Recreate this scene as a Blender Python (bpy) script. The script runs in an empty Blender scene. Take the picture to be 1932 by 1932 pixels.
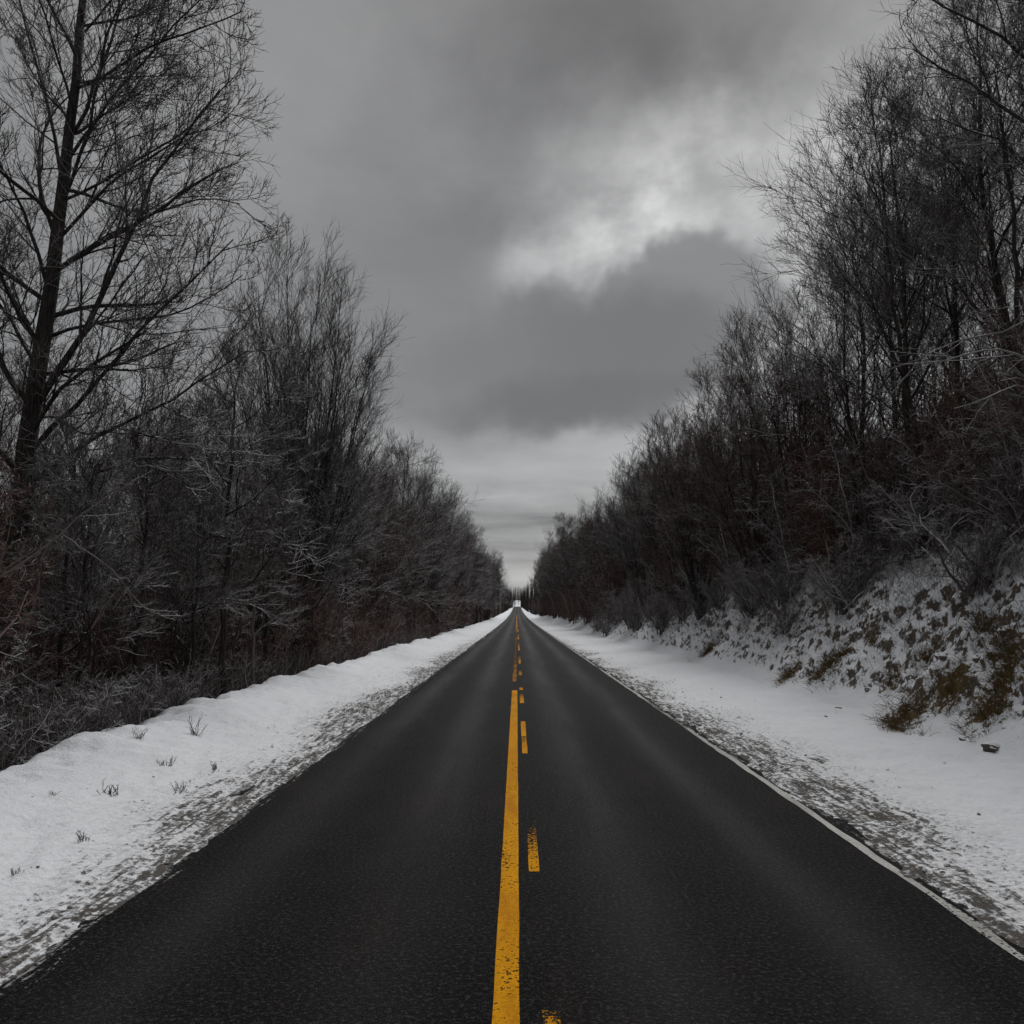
import bpy, math, random
import numpy as np
from mathutils import Vector

# ------------------------------------------------------------------ camera
C = bpy.context.scene.collection
scene = bpy.context.scene
PI = math.pi
EYE = 2.2                       # camera height over the asphalt
PITCH = math.atan((1155 - 966) / 1507.0)
YAW = math.atan(9 / 1507.0)     # a touch to the left
cam_d = bpy.data.cameras.new('camera')
cam_d.sensor_width = 36.0
cam_d.lens = 1507.0 / 1932.0 * 36.0
cam_d.clip_end = 5000
cam = bpy.data.objects.new('camera', cam_d)
C.objects.link(cam)
cam.location = (0, 0, EYE)
cam.rotation_euler = (PI / 2 + PITCH, 0, YAW)
scene.camera = cam
bpy.context.view_layer.update()
CM = cam.rotation_euler.to_matrix()


def ray(px, py):
    """direction through a point of the picture measured on a 1932 px wide frame"""
    v = CM @ Vector(((px - 966) / 1507.0, (966 - py) / 1507.0, -1.0))
    return v.normalized()


def P(px, py, depth):
    """the world point seen there, `depth` metres down the road"""
    d = ray(px, py)
    return np.array(Vector((0, 0, EYE)) + d * (depth / d.y))


# ------------------------------------------------------------------ view, sky, sun
scene.view_settings.view_transform = 'Standard'
scene.view_settings.look = 'None'
scene.view_settings.gamma = 1.0
scene.view_settings.exposure = 0.30
scene.cycles.max_bounces = 5
scene.cycles.diffuse_bounces = 3
scene.cycles.glossy_bounces = 2
scene.cycles.transparent_max_bounces = 4

SUN_EL, SUN_AZ = math.radians(52), math.radians(14)    # azimuth measured from +Y towards +X
world = bpy.data.worlds.new("World")
scene.world = world
world.use_nodes = True


class NT:
    """small helper for writing node trees"""
    def __init__(s, tree):
        s.t = tree
        tree.nodes.clear()

    def n(s, kind, **kw):
        nd = s.t.nodes.new(kind)
        for k, v in kw.items():
            setattr(nd, k, v)
        return nd

    def link(s, a, b):
        s.t.links.new(a, b)

    def put(s, sock, v):
        if isinstance(v, bpy.types.NodeSocket):
            s.t.links.new(v, sock)
        elif v is not None:
            sock.default_value = v

    def m(s, op, a, b=None, c=None, clamp=False):
        nd = s.n('ShaderNodeMath', operation=op, use_clamp=clamp)
        s.put(nd.inputs[0], a)
        s.put(nd.inputs[1], b)
        s.put(nd.inputs[2], c)
        return nd.outputs[0]

    def vm(s, op, a, b=None):
        nd = s.n('ShaderNodeVectorMath', operation=op)
        s.put(nd.inputs[0], a)
        s.put(nd.inputs[1], b)
        return nd.outputs[0]

    def sep(s, v):
        nd = s.n('ShaderNodeSeparateXYZ')
        s.link(v, nd.inputs[0])
        return nd.outputs

    def comb(s, x, y, z):
        nd = s.n('ShaderNodeCombineXYZ')
        s.put(nd.inputs[0], x)
        s.put(nd.inputs[1], y)
        s.put(nd.inputs[2], z)
        return nd.outputs[0]

    def noise(s, vec, scale, detail=3.0, rough=0.55, dist=0.0):
        nd = s.n('ShaderNodeTexNoise')
        s.put(nd.inputs['Vector'], vec)
        nd.inputs['Scale'].default_value = scale
        nd.inputs['Detail'].default_value = detail
        nd.inputs['Roughness'].default_value = rough
        nd.inputs['Distortion'].default_value = dist
        return nd.outputs[0]

    def smooth(s, v, lo, hi, a=0.0, b=1.0):
        nd = s.n('ShaderNodeMapRange', interpolation_type='SMOOTHSTEP')
        s.put(nd.inputs['Value'], v)
        s.put(nd.inputs['From Min'], lo)
        s.put(nd.inputs['From Max'], hi)
        s.put(nd.inputs['To Min'], a)
        s.put(nd.inputs['To Max'], b)
        return nd.outputs[0]

    def mixc(s, f, a, b):
        nd = s.n('ShaderNodeMix', data_type='RGBA')
        s.put(nd.inputs[0], f)
        s.put(nd.inputs[6], a if isinstance(a, bpy.types.NodeSocket) else (*a, 1))
        s.put(nd.inputs[7], b if isinstance(b, bpy.types.NodeSocket) else (*b, 1))
        return nd.outputs[2]

    def mixf(s, f, a, b):
        nd = s.n('ShaderNodeMix', data_type='FLOAT')
        s.put(nd.inputs[0], f)
        s.put(nd.inputs[2], a)
        s.put(nd.inputs[3], b)
        return nd.outputs[0]


w = NT(world.node_tree)
tc = w.n('ShaderNodeTexCoord')
dx, dy, dz = w.sep(tc.outputs['Generated'])
az = w.m('ARCTAN2', dx, dy)
el = w.m('ARCSINE', dz)
# cloud deck seen in perspective: coordinates on a plane overhead
den = w.m('ADD', w.m('MAXIMUM', dz, 0.0), 0.10)
deck = w.comb(w.m('DIVIDE', dx, den), w.m('DIVIDE', dy, den), 0.0)
big = w.noise(deck, 0.9, 4.0, 0.55)
fine = w.noise(deck, 2.6, 6.0, 0.6, 0.2)
wa = w.noise(w.comb(az, el, 1.7), 6.0, 4.0, 0.55)
we = w.noise(w.comb(az, el, 7.3), 6.0, 4.0, 0.55)
warp = w.smooth(el, 0.05, 0.30, 0.25, 1.0)
azw = w.m('MULTIPLY_ADD', w.m('MULTIPLY', w.m('SUBTRACT', wa, 0.5), warp), 0.22, az)
elw = w.m('MULTIPLY_ADD', w.m('MULTIPLY', w.m('SUBTRACT', we, 0.5), warp), 0.14, el)


def azel(px, py):
    d = ray(px, py)
    return math.atan2(d.x, d.y), math.asin(d.z)


def dist2(px, py, sx, sy):
    a, e = azel(px, py)
    u = w.m('DIVIDE', w.m('SUBTRACT', azw, a), sx / 1507.0)
    v = w.m('DIVIDE', w.m('SUBTRACT', elw, e), sy / 1507.0)
    return w.m('ADD', w.m('MULTIPLY', u, u), w.m('MULTIPLY', v, v))


V = w.m('MULTIPLY_ADD', w.m('SUBTRACT', big, 0.5), 0.07, 0.258)
V = w.m('MULTIPLY_ADD', w.m('SUBTRACT', fine, 0.5), 0.13, V)
ragged = w.smooth(w.noise(w.comb(az, w.m('MULTIPLY', el, 1.4), 3.1), 9.0, 5.0, 0.58, 0.0), 0.32, 0.66, 0.5, 1.15)
for px, py, sx, sy, amp in [
        (1240, 130, 330, 130, -0.115), (1150, 0, 300, 100, -0.03), (1700, 170, 190, 230, 0.06), (560, 200, 300, 260, 0.04),
        (860, 420, 240, 90, -0.075), (620, 480, 160, 120, 0.02), (1290, 325, 230, 85, 0.19), (1180, 270, 130, 60, 0.08), (1200, 435, 110, 60, 0.34),
        (1060, 525, 100, 60, 0.28), (1530, 430, 170, 230, 0.20), (940, 60, 160, 120, -0.02), (1420, 800, 260, 120, 0.12),
        (1000, 890, 500, 55, 0.13), (1000, 1090, 700, 60, 0.15)]:
    g = w.m('EXPONENT', w.m('MULTIPLY', dist2(px, py, sx, sy), -0.7))
    if amp > 0.16:
        g = w.m('MULTIPLY', g, ragged)
    V = w.m('MULTIPLY_ADD', g, amp, V)
for px, py, sx, sy, tgt, k, lo_, soft in [
        (1310, 600, 175, 150, 0.235, 0.92, 0.75, 1.22), (1110, 690, 310, 122, 0.185, 0.9, 0.35, 1.35), (790, 600, 270, 140, 0.215, 0.6, 0.1, 2.6),
        (1150, 640, 150, 90, 0.175, 0.7, 0.1, 2.0), (1090, 765, 250, 58, 0.155, 0.8, 0.1, 1.7)]:
    msk = w.smooth(dist2(px, py, sx, sy), lo_, soft, 1.0, 0.0)
    V = w.mixf(w.m('MULTIPLY', msk, k), V, tgt)
# thin flat layers towards the horizon
bands = w.noise(w.comb(w.m('MULTIPLY', az, 2.6), w.m('MULTIPLY', el, 34.0), 0.4), 1.0, 4.0, 0.55, 0.4)
bm_ = w.smooth(el, 0.20, 0.10, 0.0, 1.0)
V = w.m('MULTIPLY_ADD', w.m('MULTIPLY', w.m('SUBTRACT', bands, 0.5), bm_), 0.62, V)
V = w.m('MAXIMUM', V, 0.05)
cloud = w.n('ShaderNodeCombineColor')
w.link(w.m('MULTIPLY', V, 1.0), cloud.inputs[0])
w.link(w.m('MULTIPLY', V, 1.0), cloud.inputs[1])
w.link(w.m('MULTIPLY', V, 1.0), cloud.inputs[2])
nish = w.n('ShaderNodeTexSky', sky_type='NISHITA')
nish.sun_disc = False
nish.sun_elevation = SUN_EL
nish.sun_rotation = SUN_AZ
bg_c = w.n('ShaderNodeBackground')
w.link(cloud.outputs[0], bg_c.inputs[0])
bg_c.inputs[1].default_value = 0.82
bg_s = w.n('ShaderNodeBackground')
w.link(nish.outputs[0], bg_s.inputs[0])
bg_s.inputs[1].default_value = 0.06
mx = w.n('ShaderNodeMixShader')
mx.inputs[0].default_value = 0.96          # an overcast: the cloud deck covers almost all of the blue
w.link(bg_s.outputs[0], mx.inputs[1])
w.link(bg_c.outputs[0], mx.inputs[2])
wo = w.n('ShaderNodeOutputWorld')
w.link(mx.outputs[0], wo.inputs[0])

sun_d = bpy.data.lights.new('sun', 'SUN')
sun_d.energy = 1.50
sun_d.angle = math.radians(24)
sun_d.color = (1.0, 0.99, 0.985)
sun = bpy.data.objects.new('sun', sun_d)
C.objects.link(sun)
sd = Vector((math.sin(SUN_AZ) * math.cos(SUN_EL), math.cos(SUN_AZ) * math.cos(SUN_EL), math.sin(SUN_EL)))
sun.rotation_euler = (-sd).to_track_quat('-Z', 'Y').to_euler()

# ------------------------------------------------------------------ helpers
rng = np.random.default_rng(11)
random.seed(5)


def tag(o, label=None, cat=None, group=None, kind=None):
    if label:
        o['label'] = label
    if cat:
        o['category'] = cat
    if group:
        o['group'] = group
    if kind:
        o['kind'] = kind
    return o


def mesh_np(name, V_, F, mat=None, smooth=True):
    """mesh from arrays: V_ (n,3), F (m,4) or (m,3)"""
    me = bpy.data.meshes.new(name)
    k = F.shape[1]
    me.vertices.add(len(V_))
    me.vertices.foreach_set('co', np.ascontiguousarray(V_, dtype=np.float32).ravel())
    me.loops.add(F.size)
    me.loops.foreach_set('vertex_index', np.ascontiguousarray(F, dtype=np.int32).ravel())
    me.polygons.add(len(F))
    me.polygons.foreach_set('loop_start', np.arange(0, F.size, k, dtype=np.int32))
    me.update(calc_edges=True)
    me.polygons.foreach_set('use_smooth', np.full(len(F), smooth, dtype=bool))
    if mat:
        me.materials.append(mat)
    return me


def obj(name, me, parent=None, loc=(0, 0, 0)):
    o = bpy.data.objects.new(name, me)
    C.objects.link(o)
    o.location = loc
    if parent:
        o.parent = parent
    return o


def _h(ix, iy, seed):
    n = (ix * 374761393 + iy * 668265263 + seed * 1442695041) & 0xFFFFFFFF
    n = ((n ^ (n >> 13)) * 1274126177) & 0xFFFFFFFF
    n = (n ^ (n >> 16)) & 0xFFFFFFFF
    return n / 4294967295.0


def vnoise(x, y, seed=0):
    x = np.asarray(x, dtype=np.float64)
    y = np.asarray(y, dtype=np.float64)
    ix, iy = np.floor(x).astype(np.int64), np.floor(y).astype(np.int64)
    fx, fy = x - ix, y - iy
    fx, fy = fx * fx * (3 - 2 * fx), fy * fy * (3 - 2 * fy)
    a, b = _h(ix, iy, seed), _h(ix + 1, iy, seed)
    c, d = _h(ix, iy + 1, seed), _h(ix + 1, iy + 1, seed)
    return (a + (b - a) * fx) * (1 - fy) + (c + (d - c) * fx) * fy - 0.5


def fbm(x, y, seed=0, oct_=4, gain=0.5):
    s, a = 0.0, 1.0
    for k in range(oct_):
        s = s + a * vnoise(x * 2 ** k + 17.3 * k, y * 2 ** k - 9.1 * k, seed + k)
        a *= gain
    return s


def sstep(x, a, b):
    t = np.clip((x - a) / (b - a), 0, 1)
    return t * t * (3 - 2 * t)


# ------------------------------------------------------------------ the lie of the land
PY = [0, 120, 170, 230, 340, 430, 520, 620, 717, 748, 790, 840, 3000]
PZ = [0, 0, 0.08, 0.35, 1.2, 2.15, 3.3, 5.0, 6.8, 7.4, 14.0, 15.0, 16]


def base_z(y):
    return np.interp(y, PY, PZ)


def ground(x, y, detail=True):
    x = np.asarray(x, dtype=np.float64)
    y = np.asarray(y, dtype=np.float64)
    z = base_z(y)
    lx = -x
    far = sstep(y, 60, 160)
    # left verge: ragged slush over the asphalt edge, soft snow bank, hollow with the wood in it
    el_ = 2.93 + 0.06 * fbm(x * 0.7 + 3, y * 0.5, 3, 3) + 0.13 * fbm(x * 7, y * 0.9, 8, 4, 0.6)
    crest = 6.15 + 0.55 * fbm(y * 0.33, y * 0 + 2.2, 21, 3)
    ch = 0.30 + 0.16 * fbm(y * 0.5, y * 0 + 9.2, 27, 3)
    left = -0.03 + 0.055 * sstep(lx, el_ - 0.12, el_ + 0.25) + 0.05 * sstep(lx, 3.4, 4.4) \
        + ch * sstep(lx, 4.2, crest) - (ch + 0.38) * sstep(lx, crest + 0.10, crest + 1.1) \
        + 0.25 * sstep(lx, 8, 20) * fbm(x * 0.2, y * 0.2, 31, 3)
    # right verge: level snow, then the steep bank
    er_ = 3.32 + 0.06 * fbm(x * 0.7 - 5, y * 0.5, 13, 3) + 0.11 * fbm(x * 7, y * 0.9, 18, 4, 0.6)
    bf = np.interp(y, [0, 40, 60, 100, 200, 3000], [1.0, 1.0, 0.85, 0.6, 0.4, 0.3])
    foot = 6.95 + 0.55 * fbm(y * 0.22, y * 0 + 5.5, 41, 3) - 0.6 * far
    sl = np.interp(x - foot, [0, 0.5, 1.4, 2.6, 4.6, 9, 24], [0, 0.30, 1.20, 2.55, 4.10, 5.1, 5.8])
    right = -0.03 + 0.055 * sstep(x, er_ - 0.12, er_ + 0.22) + 0.06 * sstep(x, 3.5, 4.6) + 0.10 * sstep(x, 4.6, 6.9) \
        + bf * sl
    z = z + np.where(x < 0, left, right)
    off = sstep(np.abs(x), 3.0, 3.5)
    # wide unevenness of the snow
    z = z + off * (0.035 * fbm(x * 0.8, y * 0.8, 51, 3))
    if detail:
        near = 1 - sstep(y, 60, 120)
        shoulder = sstep(np.abs(x), 2.95, 3.2) * (1 - sstep(np.abs(x), 4.4, 5.6))
        z = z + near * shoulder * 0.042 * fbm(x * 6.5, y * 2.6, 61, 4, 0.62)
        z = z + near * sstep(np.abs(x), 4.0, 5.0) * (0.020 * fbm(x * 6, y * 6, 67, 3) + 0.05 * fbm(x * 2.6, y * 2.0, 68, 4, 0.6))
        lc = sstep(lx, crest - 0.7, crest)
        z = z + near * lc * 0.16 * fbm(x * 1.9, y * 1.9, 71, 4)
        rough = sstep(x - foot, 0.1, 0.9)
        r1 = fbm(x * 1.6 + 0.5 * y, y * 1.5, 81, 3)
        r2 = fbm(x * 4.2 + 1.2 * y, y * 4.0 - 0.7 * x, 91, 4, 0.6)
        z = z + near * rough * (0.28 * r1 + 0.30 * np.abs(r2) + 0.09 * fbm(x * 13, y * 13, 97, 2))
    return z


def on_ground(px, py, lo=3.0, hi=60.0):
    """where the line of sight through that point meets the land"""
    d = ray(px, py)
    t = np.linspace(lo, hi, 2400)
    x, y, z = d.x * t, d.y * t, EYE + d.z * t
    under = z < ground(x, y, False)
    i = int(np.argmax(under)) if under.any() else len(t) - 1
    return float(x[i]), float(y[i])


# ------------------------------------------------------------------ materials
def new_mat(name):
    m = bpy.data.materials.new(name)
    m.use_nodes = True
    n = NT(m.node_tree)
    out = n.n('ShaderNodeOutputMaterial')
    b = n.n('ShaderNodeBsdfPrincipled')
    n.link(b.outputs[0], out.inputs[0])
    return m, n, b


def bump(n, b, height, dist, strength=1.0):
    bp = n.n('ShaderNodeBump')
    bp.inputs['Strength'].default_value = strength
    bp.inputs['Distance'].default_value = dist
    n.link(height, bp.inputs['Height'])
    n.link(bp.outputs[0], b.inputs['Normal'])


def mat_bark(name, dark, light, snow=0.35, scale=1.0):
    m, n, b = new_mat(name)
    g = n.n('ShaderNodeNewGeometry')
    ti = n.n('ShaderNodeObjectInfo')
    t = n.n('ShaderNodeTexCoord')
    pos = t.outputs['Object']
    isl = n.m('POWER', g.outputs['Random Per Island'], 5.0)
    px, py_, pz = n.sep(pos)
    streak = n.noise(n.comb(n.m('MULTIPLY', px, 9.0), n.m('MULTIPLY', py_, 9.0), n.m('MULTIPLY', pz, 1.6)), 2.2 * scale, 4.0, 0.65)
    f = n.m('ADD', n.m('MULTIPLY', isl, 0.9), n.m('MULTIPLY', streak, 0.12), clamp=True)
    col = n.mixc(f, dark, light)
    warm = n.mixc(n.m('MULTIPLY', ti.outputs['Random'], 0.5), col, tuple(c * k for c, k in zip(dark, (1.3, 0.95, 0.85))))
    nz = n.sep(g.outputs['Normal'])[2]
    patch = n.noise(pos, 1.3, 3.0, 0.6)
    sn = n.m('MULTIPLY', n.smooth(nz, 0.50, 0.85), n.smooth(patch, 0.62 - 0.30 * snow, 0.72 - 0.20 * snow))
    sn = n.m('MULTIPLY', sn, min(1.0, snow * 2.0))
    col = n.mixc(sn, warm, (0.78, 0.80, 0.83))
    n.link(col, b.inputs['Base Color'])
    b.inputs['Roughness'].default_value = 0.85
    b.inputs['Specular IOR Level'].default_value = 0.25
    return m


BARK = mat_bark('bark_grey', (0.030, 0.027, 0.026), (0.42, 0.40, 0.39), 0.85)
def mat_trunk(name, dark, light):
    m, n, b = new_mat(name)
    t = n.n('ShaderNodeTexCoord')
    g = n.n('ShaderNodeNewGeometry')
    px, py_, pz = n.sep(t.outputs['Object'])
    v = n.comb(n.m('MULTIPLY', px, 16.0), n.m('MULTIPLY', py_, 16.0), n.m('MULTIPLY', pz, 2.4))
    rid = n.noise(v, 1.6, 6.0, 0.7, 0.3)
    blot = n.noise(t.outputs['Object'], 2.0, 4.0, 0.6)
    col = n.mixc(n.smooth(rid, 0.36, 0.68), dark, light)
    col = n.mixc(n.smooth(blot, 0.55, 0.7, 0.0, 0.5), col, tuple(c * 0.6 for c in dark))
    nz = n.sep(g.outputs['Normal'])[2]
    sn = n.m('MULTIPLY', n.smooth(nz, 0.35, 0.7), n.smooth(n.noise(t.outputs['Object'], 4.0, 4.0, 0.7), 0.5, 0.6))
    col = n.mixc(sn, col, (0.78, 0.80, 0.83))
    n.link(col, b.inputs['Base Color'])
    b.inputs['Roughness'].default_value = 0.9
    b.inputs['Specular IOR Level'].default_value = 0.2
    bump(n, b, rid, 0.05, 0.9)
    return m


TRUNK = mat_trunk('bark_trunk', (0.016, 0.014, 0.013), (0.070, 0.062, 0.056))
BARK_R = mat_bark('bark_reddish', (0.045, 0.026, 0.023), (0.42, 0.35, 0.32), 0.75)
BARK_P = mat_bark('bark_pale', (0.10, 0.095, 0.09), (0.24, 0.23, 0.22), 0.75)
BRUSH = mat_bark('brush_red', (0.054, 0.025, 0.021), (0.62, 0.50, 0.46), 0.42)
BRUSH_S = mat_bark('brush_snowy', (0.040, 0.029, 0.027), (0.75, 0.72, 0.71), 1.0)
WEED = mat_bark('dry_weed', (0.040, 0.030, 0.027), (0.75, 0.70, 0.67), 0.8)
STRAW = mat_bark('dead_grass', (0.060, 0.040, 0.013), (0.26, 0.175, 0.065), 0.05)

# ---- ground: snow, slush, earth, dead grass
G, n, b = new_mat('snowy_ground')
geo = n.n('ShaderNodeNewGeometry')
pos = geo.outputs['Position']
X, Y, Z = n.sep(pos)
at = lambda nm: [setattr(a := n.n('ShaderNodeAttribute'), 'attribute_name', nm), a.outputs['Fac']][1]
slush, grass, litter, rockm = at('slush'), at('grass'), at('litter'), at('rock')
streakv = n.comb(n.m('MULTIPLY', X, 4.4), n.m('MULTIPLY', Y, 0.5), 0.0)
st = n.noise(streakv, 2.6, 7.0, 0.68, 0.5)
st2 = n.noise(pos, 16.0, 5.0, 0.7)
spk = n.noise(pos, 42.0, 3.0, 0.7)
dv = n.m('ADD', n.m('MULTIPLY', st, 0.55), n.m('MULTIPLY', st2, 0.45))
thr = n.m('SUBTRACT', 0.70, n.m('MULTIPLY', slush, 0.225))
dirt = n.smooth(dv, n.m('SUBTRACT', thr, 0.035), n.m('ADD', thr, 0.06))
dirt = n.m('MULTIPLY', dirt, n.smooth(slush, 0.0, 0.25))
tint = n.noise(pos, 0.7, 4.0, 0.6)
snow_c = n.mixc(tint, (0.78, 0.805, 0.845), (0.885, 0.90, 0.925))
greys = n.mixc(n.m('MULTIPLY', slush, n.smooth(st2, 0.35, 0.65)), snow_c, (0.47, 0.46, 0.445))
dirt_c = n.mixc(spk, (0.030, 0.026, 0.023), (0.13, 0.115, 0.10))
col = n.mixc(dirt, greys, dirt_c)
# specks of grit and twigs scattered on the clean snow
spn = n.noise(pos, 9.0, 6.0, 0.75)
sp2 = n.smooth(spn, 0.635, 0.69)
col = n.mixc(n.m('MULTIPLY', sp2, 0.75), col, (0.10, 0.085, 0.07))
# leaf litter and bare earth under the trees
lt = n.noise(pos, 2.2, 6.0, 0.68)
lf = n.smooth(lt, n.m('SUBTRACT', 0.80, n.m('MULTIPLY', litter, 0.42)), n.m('SUBTRACT', 0.88, n.m('MULTIPLY', litter, 0.42)))
lit_c = n.mixc(spk, (0.030, 0.019, 0.014), (0.095, 0.062, 0.045))
col = n.mixc(lf, col, lit_c)
# the bank: earth and stone show on its steep little faces
nrm = n.sep(geo.outputs['Normal'])[2]
rn = n.noise(pos, 8.0, 7.0, 0.72)
steep = n.m('ADD', n.m('SUBTRACT', 1.0, nrm), n.m('MULTIPLY', n.m('SUBTRACT', rn, 0.5), 1.1))
rk = n.m('MULTIPLY', n.smooth(steep, 0.335, 0.46), rockm)
rock_c = n.mixc(spk, (0.028, 0.022, 0.018), (0.15, 0.115, 0.085))
col = n.mixc(rk, col, rock_c)
gm = n.smooth(n.m('ADD', grass, n.m('MULTIPLY', n.m('SUBTRACT', rn, 0.5), 2.6)), 0.70, 0.82)
gcol = n.mixc(n.noise(pos, 24.0, 4.0, 0.7), (0.050, 0.035, 0.013), (0.19, 0.130, 0.050))
col = n.mixc(gm, col, gcol)
n.link(col, b.inputs['Base Color'])
dark_all = n.m('MAXIMUM', n.m('MAXIMUM', dirt, lf), n.m('MAXIMUM', rk, gm))
n.link(n.mixf(dark_all, 0.62, 0.88), b.inputs['Roughness'])
b.inputs['Specular IOR Level'].default_value = 0.3
hgt = n.m('ADD', n.m('MULTIPLY', st2, 0.9), n.m('ADD', n.m('MULTIPLY', spk, 0.35), n.m('MULTIPLY', dark_all, -0.35)))
bump(n, b, hgt, 0.05, 0.75)

# ---- asphalt
A, n, b = new_mat('asphalt')
geo = n.n('ShaderNodeNewGeometry')
pos = geo.outputs['Position']
X, Y, Z = n.sep(pos)
wob = n.m('MULTIPLY', n.m('SUBTRACT', n.noise(n.comb(0.0, n.m('MULTIPLY', Y, 0.06), 0.0), 1.0, 2.0), 0.5), 0.35)
Xw = n.m('ADD', X, wob)
agg = n.noise(pos, 30.0, 6.0, 0.9)
vor = n.n('ShaderNodeTexVoronoi')
n.link(pos, vor.inputs['Vector'])
vor.inputs['Scale'].default_value = 95.0
mott = n.smooth(n.noise(pos, 1.1, 7.0, 0.65), 0.30, 0.70)
lng = n.noise(n.comb(n.m('MULTIPLY', X, 2.2), n.m('MULTIPLY', Y, 0.10), 3.0), 1.0, 4.0, 0.6)
brk = n.smooth(n.noise(n.comb(n.m('MULTIPLY', X, 1.5), n.m('MULTIPLY', Y, 0.12), 5.0), 1.0, 5.0, 0.65), 0.30, 0.66, 0.45, 1.0)
tr = None
for cx, sw in [(-2.35, .30), (-0.95, .34), (0.85, .34), (2.25, .30)]:
    u = n.m('DIVIDE', n.m('SUBTRACT', Xw, cx), sw)
    g = n.m('EXPONENT', n.m('MULTIPLY', n.m('MULTIPLY', u, u), -1.0))
    tr = g if tr is None else n.m('ADD', tr, g)
tr = n.m('MULTIPLY', tr, brk)
tone = n.m('ADD', n.m('MULTIPLY', tr, 0.26), n.m('ADD', n.m('MULTIPLY', mott, 0.42), n.m('MULTIPLY', n.m('SUBTRACT', lng, 0.5), 1.1)), clamp=True)
tone = n.m('ADD', tone, 0.0)
c1 = n.mixc(tone, (0.0042, 0.0037, 0.0036), (0.0150, 0.0154, 0.0185))
br = n.smooth(n.noise(n.comb(n.m('MULTIPLY', X, 1.4), n.m('MULTIPLY', Y, 0.35), 8.0), 1.0, 4.0, 0.6), 0.5, 0.72)
c1 = n.mixc(n.m('MULTIPLY', br, 0.55), c1, (0.0200, 0.0120, 0.0095))
st_f = n.smooth(agg, 0.52, 0.60)
c1 = n.mixc(n.m('MULTIPLY', st_f, 0.85), c1, (0.075, 0.070, 0.068))
c1 = n.mixc(n.smooth(agg, 0.48, 0.40, 0.0, 0.85), c1, (0.0025, 0.0025, 0.0025))
# slush carried onto the asphalt in streaks along both edges
Xl = n.m('SUBTRACT', n.m('MULTIPLY', X, -1.0), 2.35)
Xr = n.m('SUBTRACT', X, 2.85)
edge = n.m('MAXIMUM', n.smooth(Xl, 0.0, 0.75), n.smooth(Xr, 0.0, 0.6))
fs = n.noise(n.comb(n.m('MULTIPLY', X, 5.0), n.m('MULTIPLY', Y, 0.45), 2.0), 2.4, 7.0, 0.72, 0.3)
film = n.smooth(n.m('ADD', n.m('MULTIPLY', fs, 0.6), n.m('MULTIPLY', n.noise(pos, 18.0, 5.0, 0.75), 0.4)), n.m('SUBTRACT', 0.86, n.m('MULTIPLY', edge, 0.37)), n.m('SUBTRACT', 0.93, n.m('MULTIPLY', edge, 0.37)))
film = n.m('MULTIPLY', film, n.smooth(edge, 0.0, 0.2))
c1 = n.mixc(film, c1, (0.46, 0.455, 0.45))
# hairline cracks
vc = n.n('ShaderNodeTexVoronoi', feature='DISTANCE_TO_EDGE')
wv_ = n.vm('ADD', n.comb(n.m('MULTIPLY', X, 0.55), n.m('MULTIPLY', Y, 0.42), 0.0), n.vm('SCALE', n.comb(n.noise(pos, 1.6, 4.0, 0.6), n.noise(pos, 1.9, 4.0, 0.6), 0.0)))
n.link(wv_, vc.inputs['Vector'])
vc.inputs['Scale'].default_value = 0.75
crk = n.m('MULTIPLY', n.smooth(vc.outputs['Distance'], 0.0, 0.007, 0.75, 0.0), n.smooth(n.noise(pos, 0.35, 2.0), 0.50, 0.60))
c1 = n.mixc(crk, c1, (0.0015, 0.0015, 0.0015))
# old scuffs and tar seams
sc = n.noise(n.comb(n.m('MULTIPLY', X, 0.8), n.m('MULTIPLY', Y, 5.0), 1.0), 1.0, 5.0, 0.6)
c1 = n.mixc(n.smooth(sc, 0.70, 0.76, 0.0, 0.5), c1, (0.010, 0.010, 0.010))
dust = n.smooth(n.noise(pos, 11.0, 6.0, 0.8), 0.70, 0.78, 0.0, 0.35)
c1 = n.mixc(dust, c1, (0.24, 0.235, 0.23))
n.link(c1, b.inputs['Base Color'])
n.link(n.m('ADD', 0.56, n.m('MULTIPLY', n.m('SUBTRACT', 1.0, tr, clamp=True), 0.1)), b.inputs['Roughness'])
n.link(n.m('ADD', 0.065, n.m('MULTIPLY', tr, 0.075)), b.inputs['Specular IOR Level'])
bump(n, b, n.m('ADD', n.m('MULTIPLY', agg, 0.7), n.m('MULTIPLY', vor.outputs['Distance'], 0.8)), 0.016, 1.0)


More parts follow.
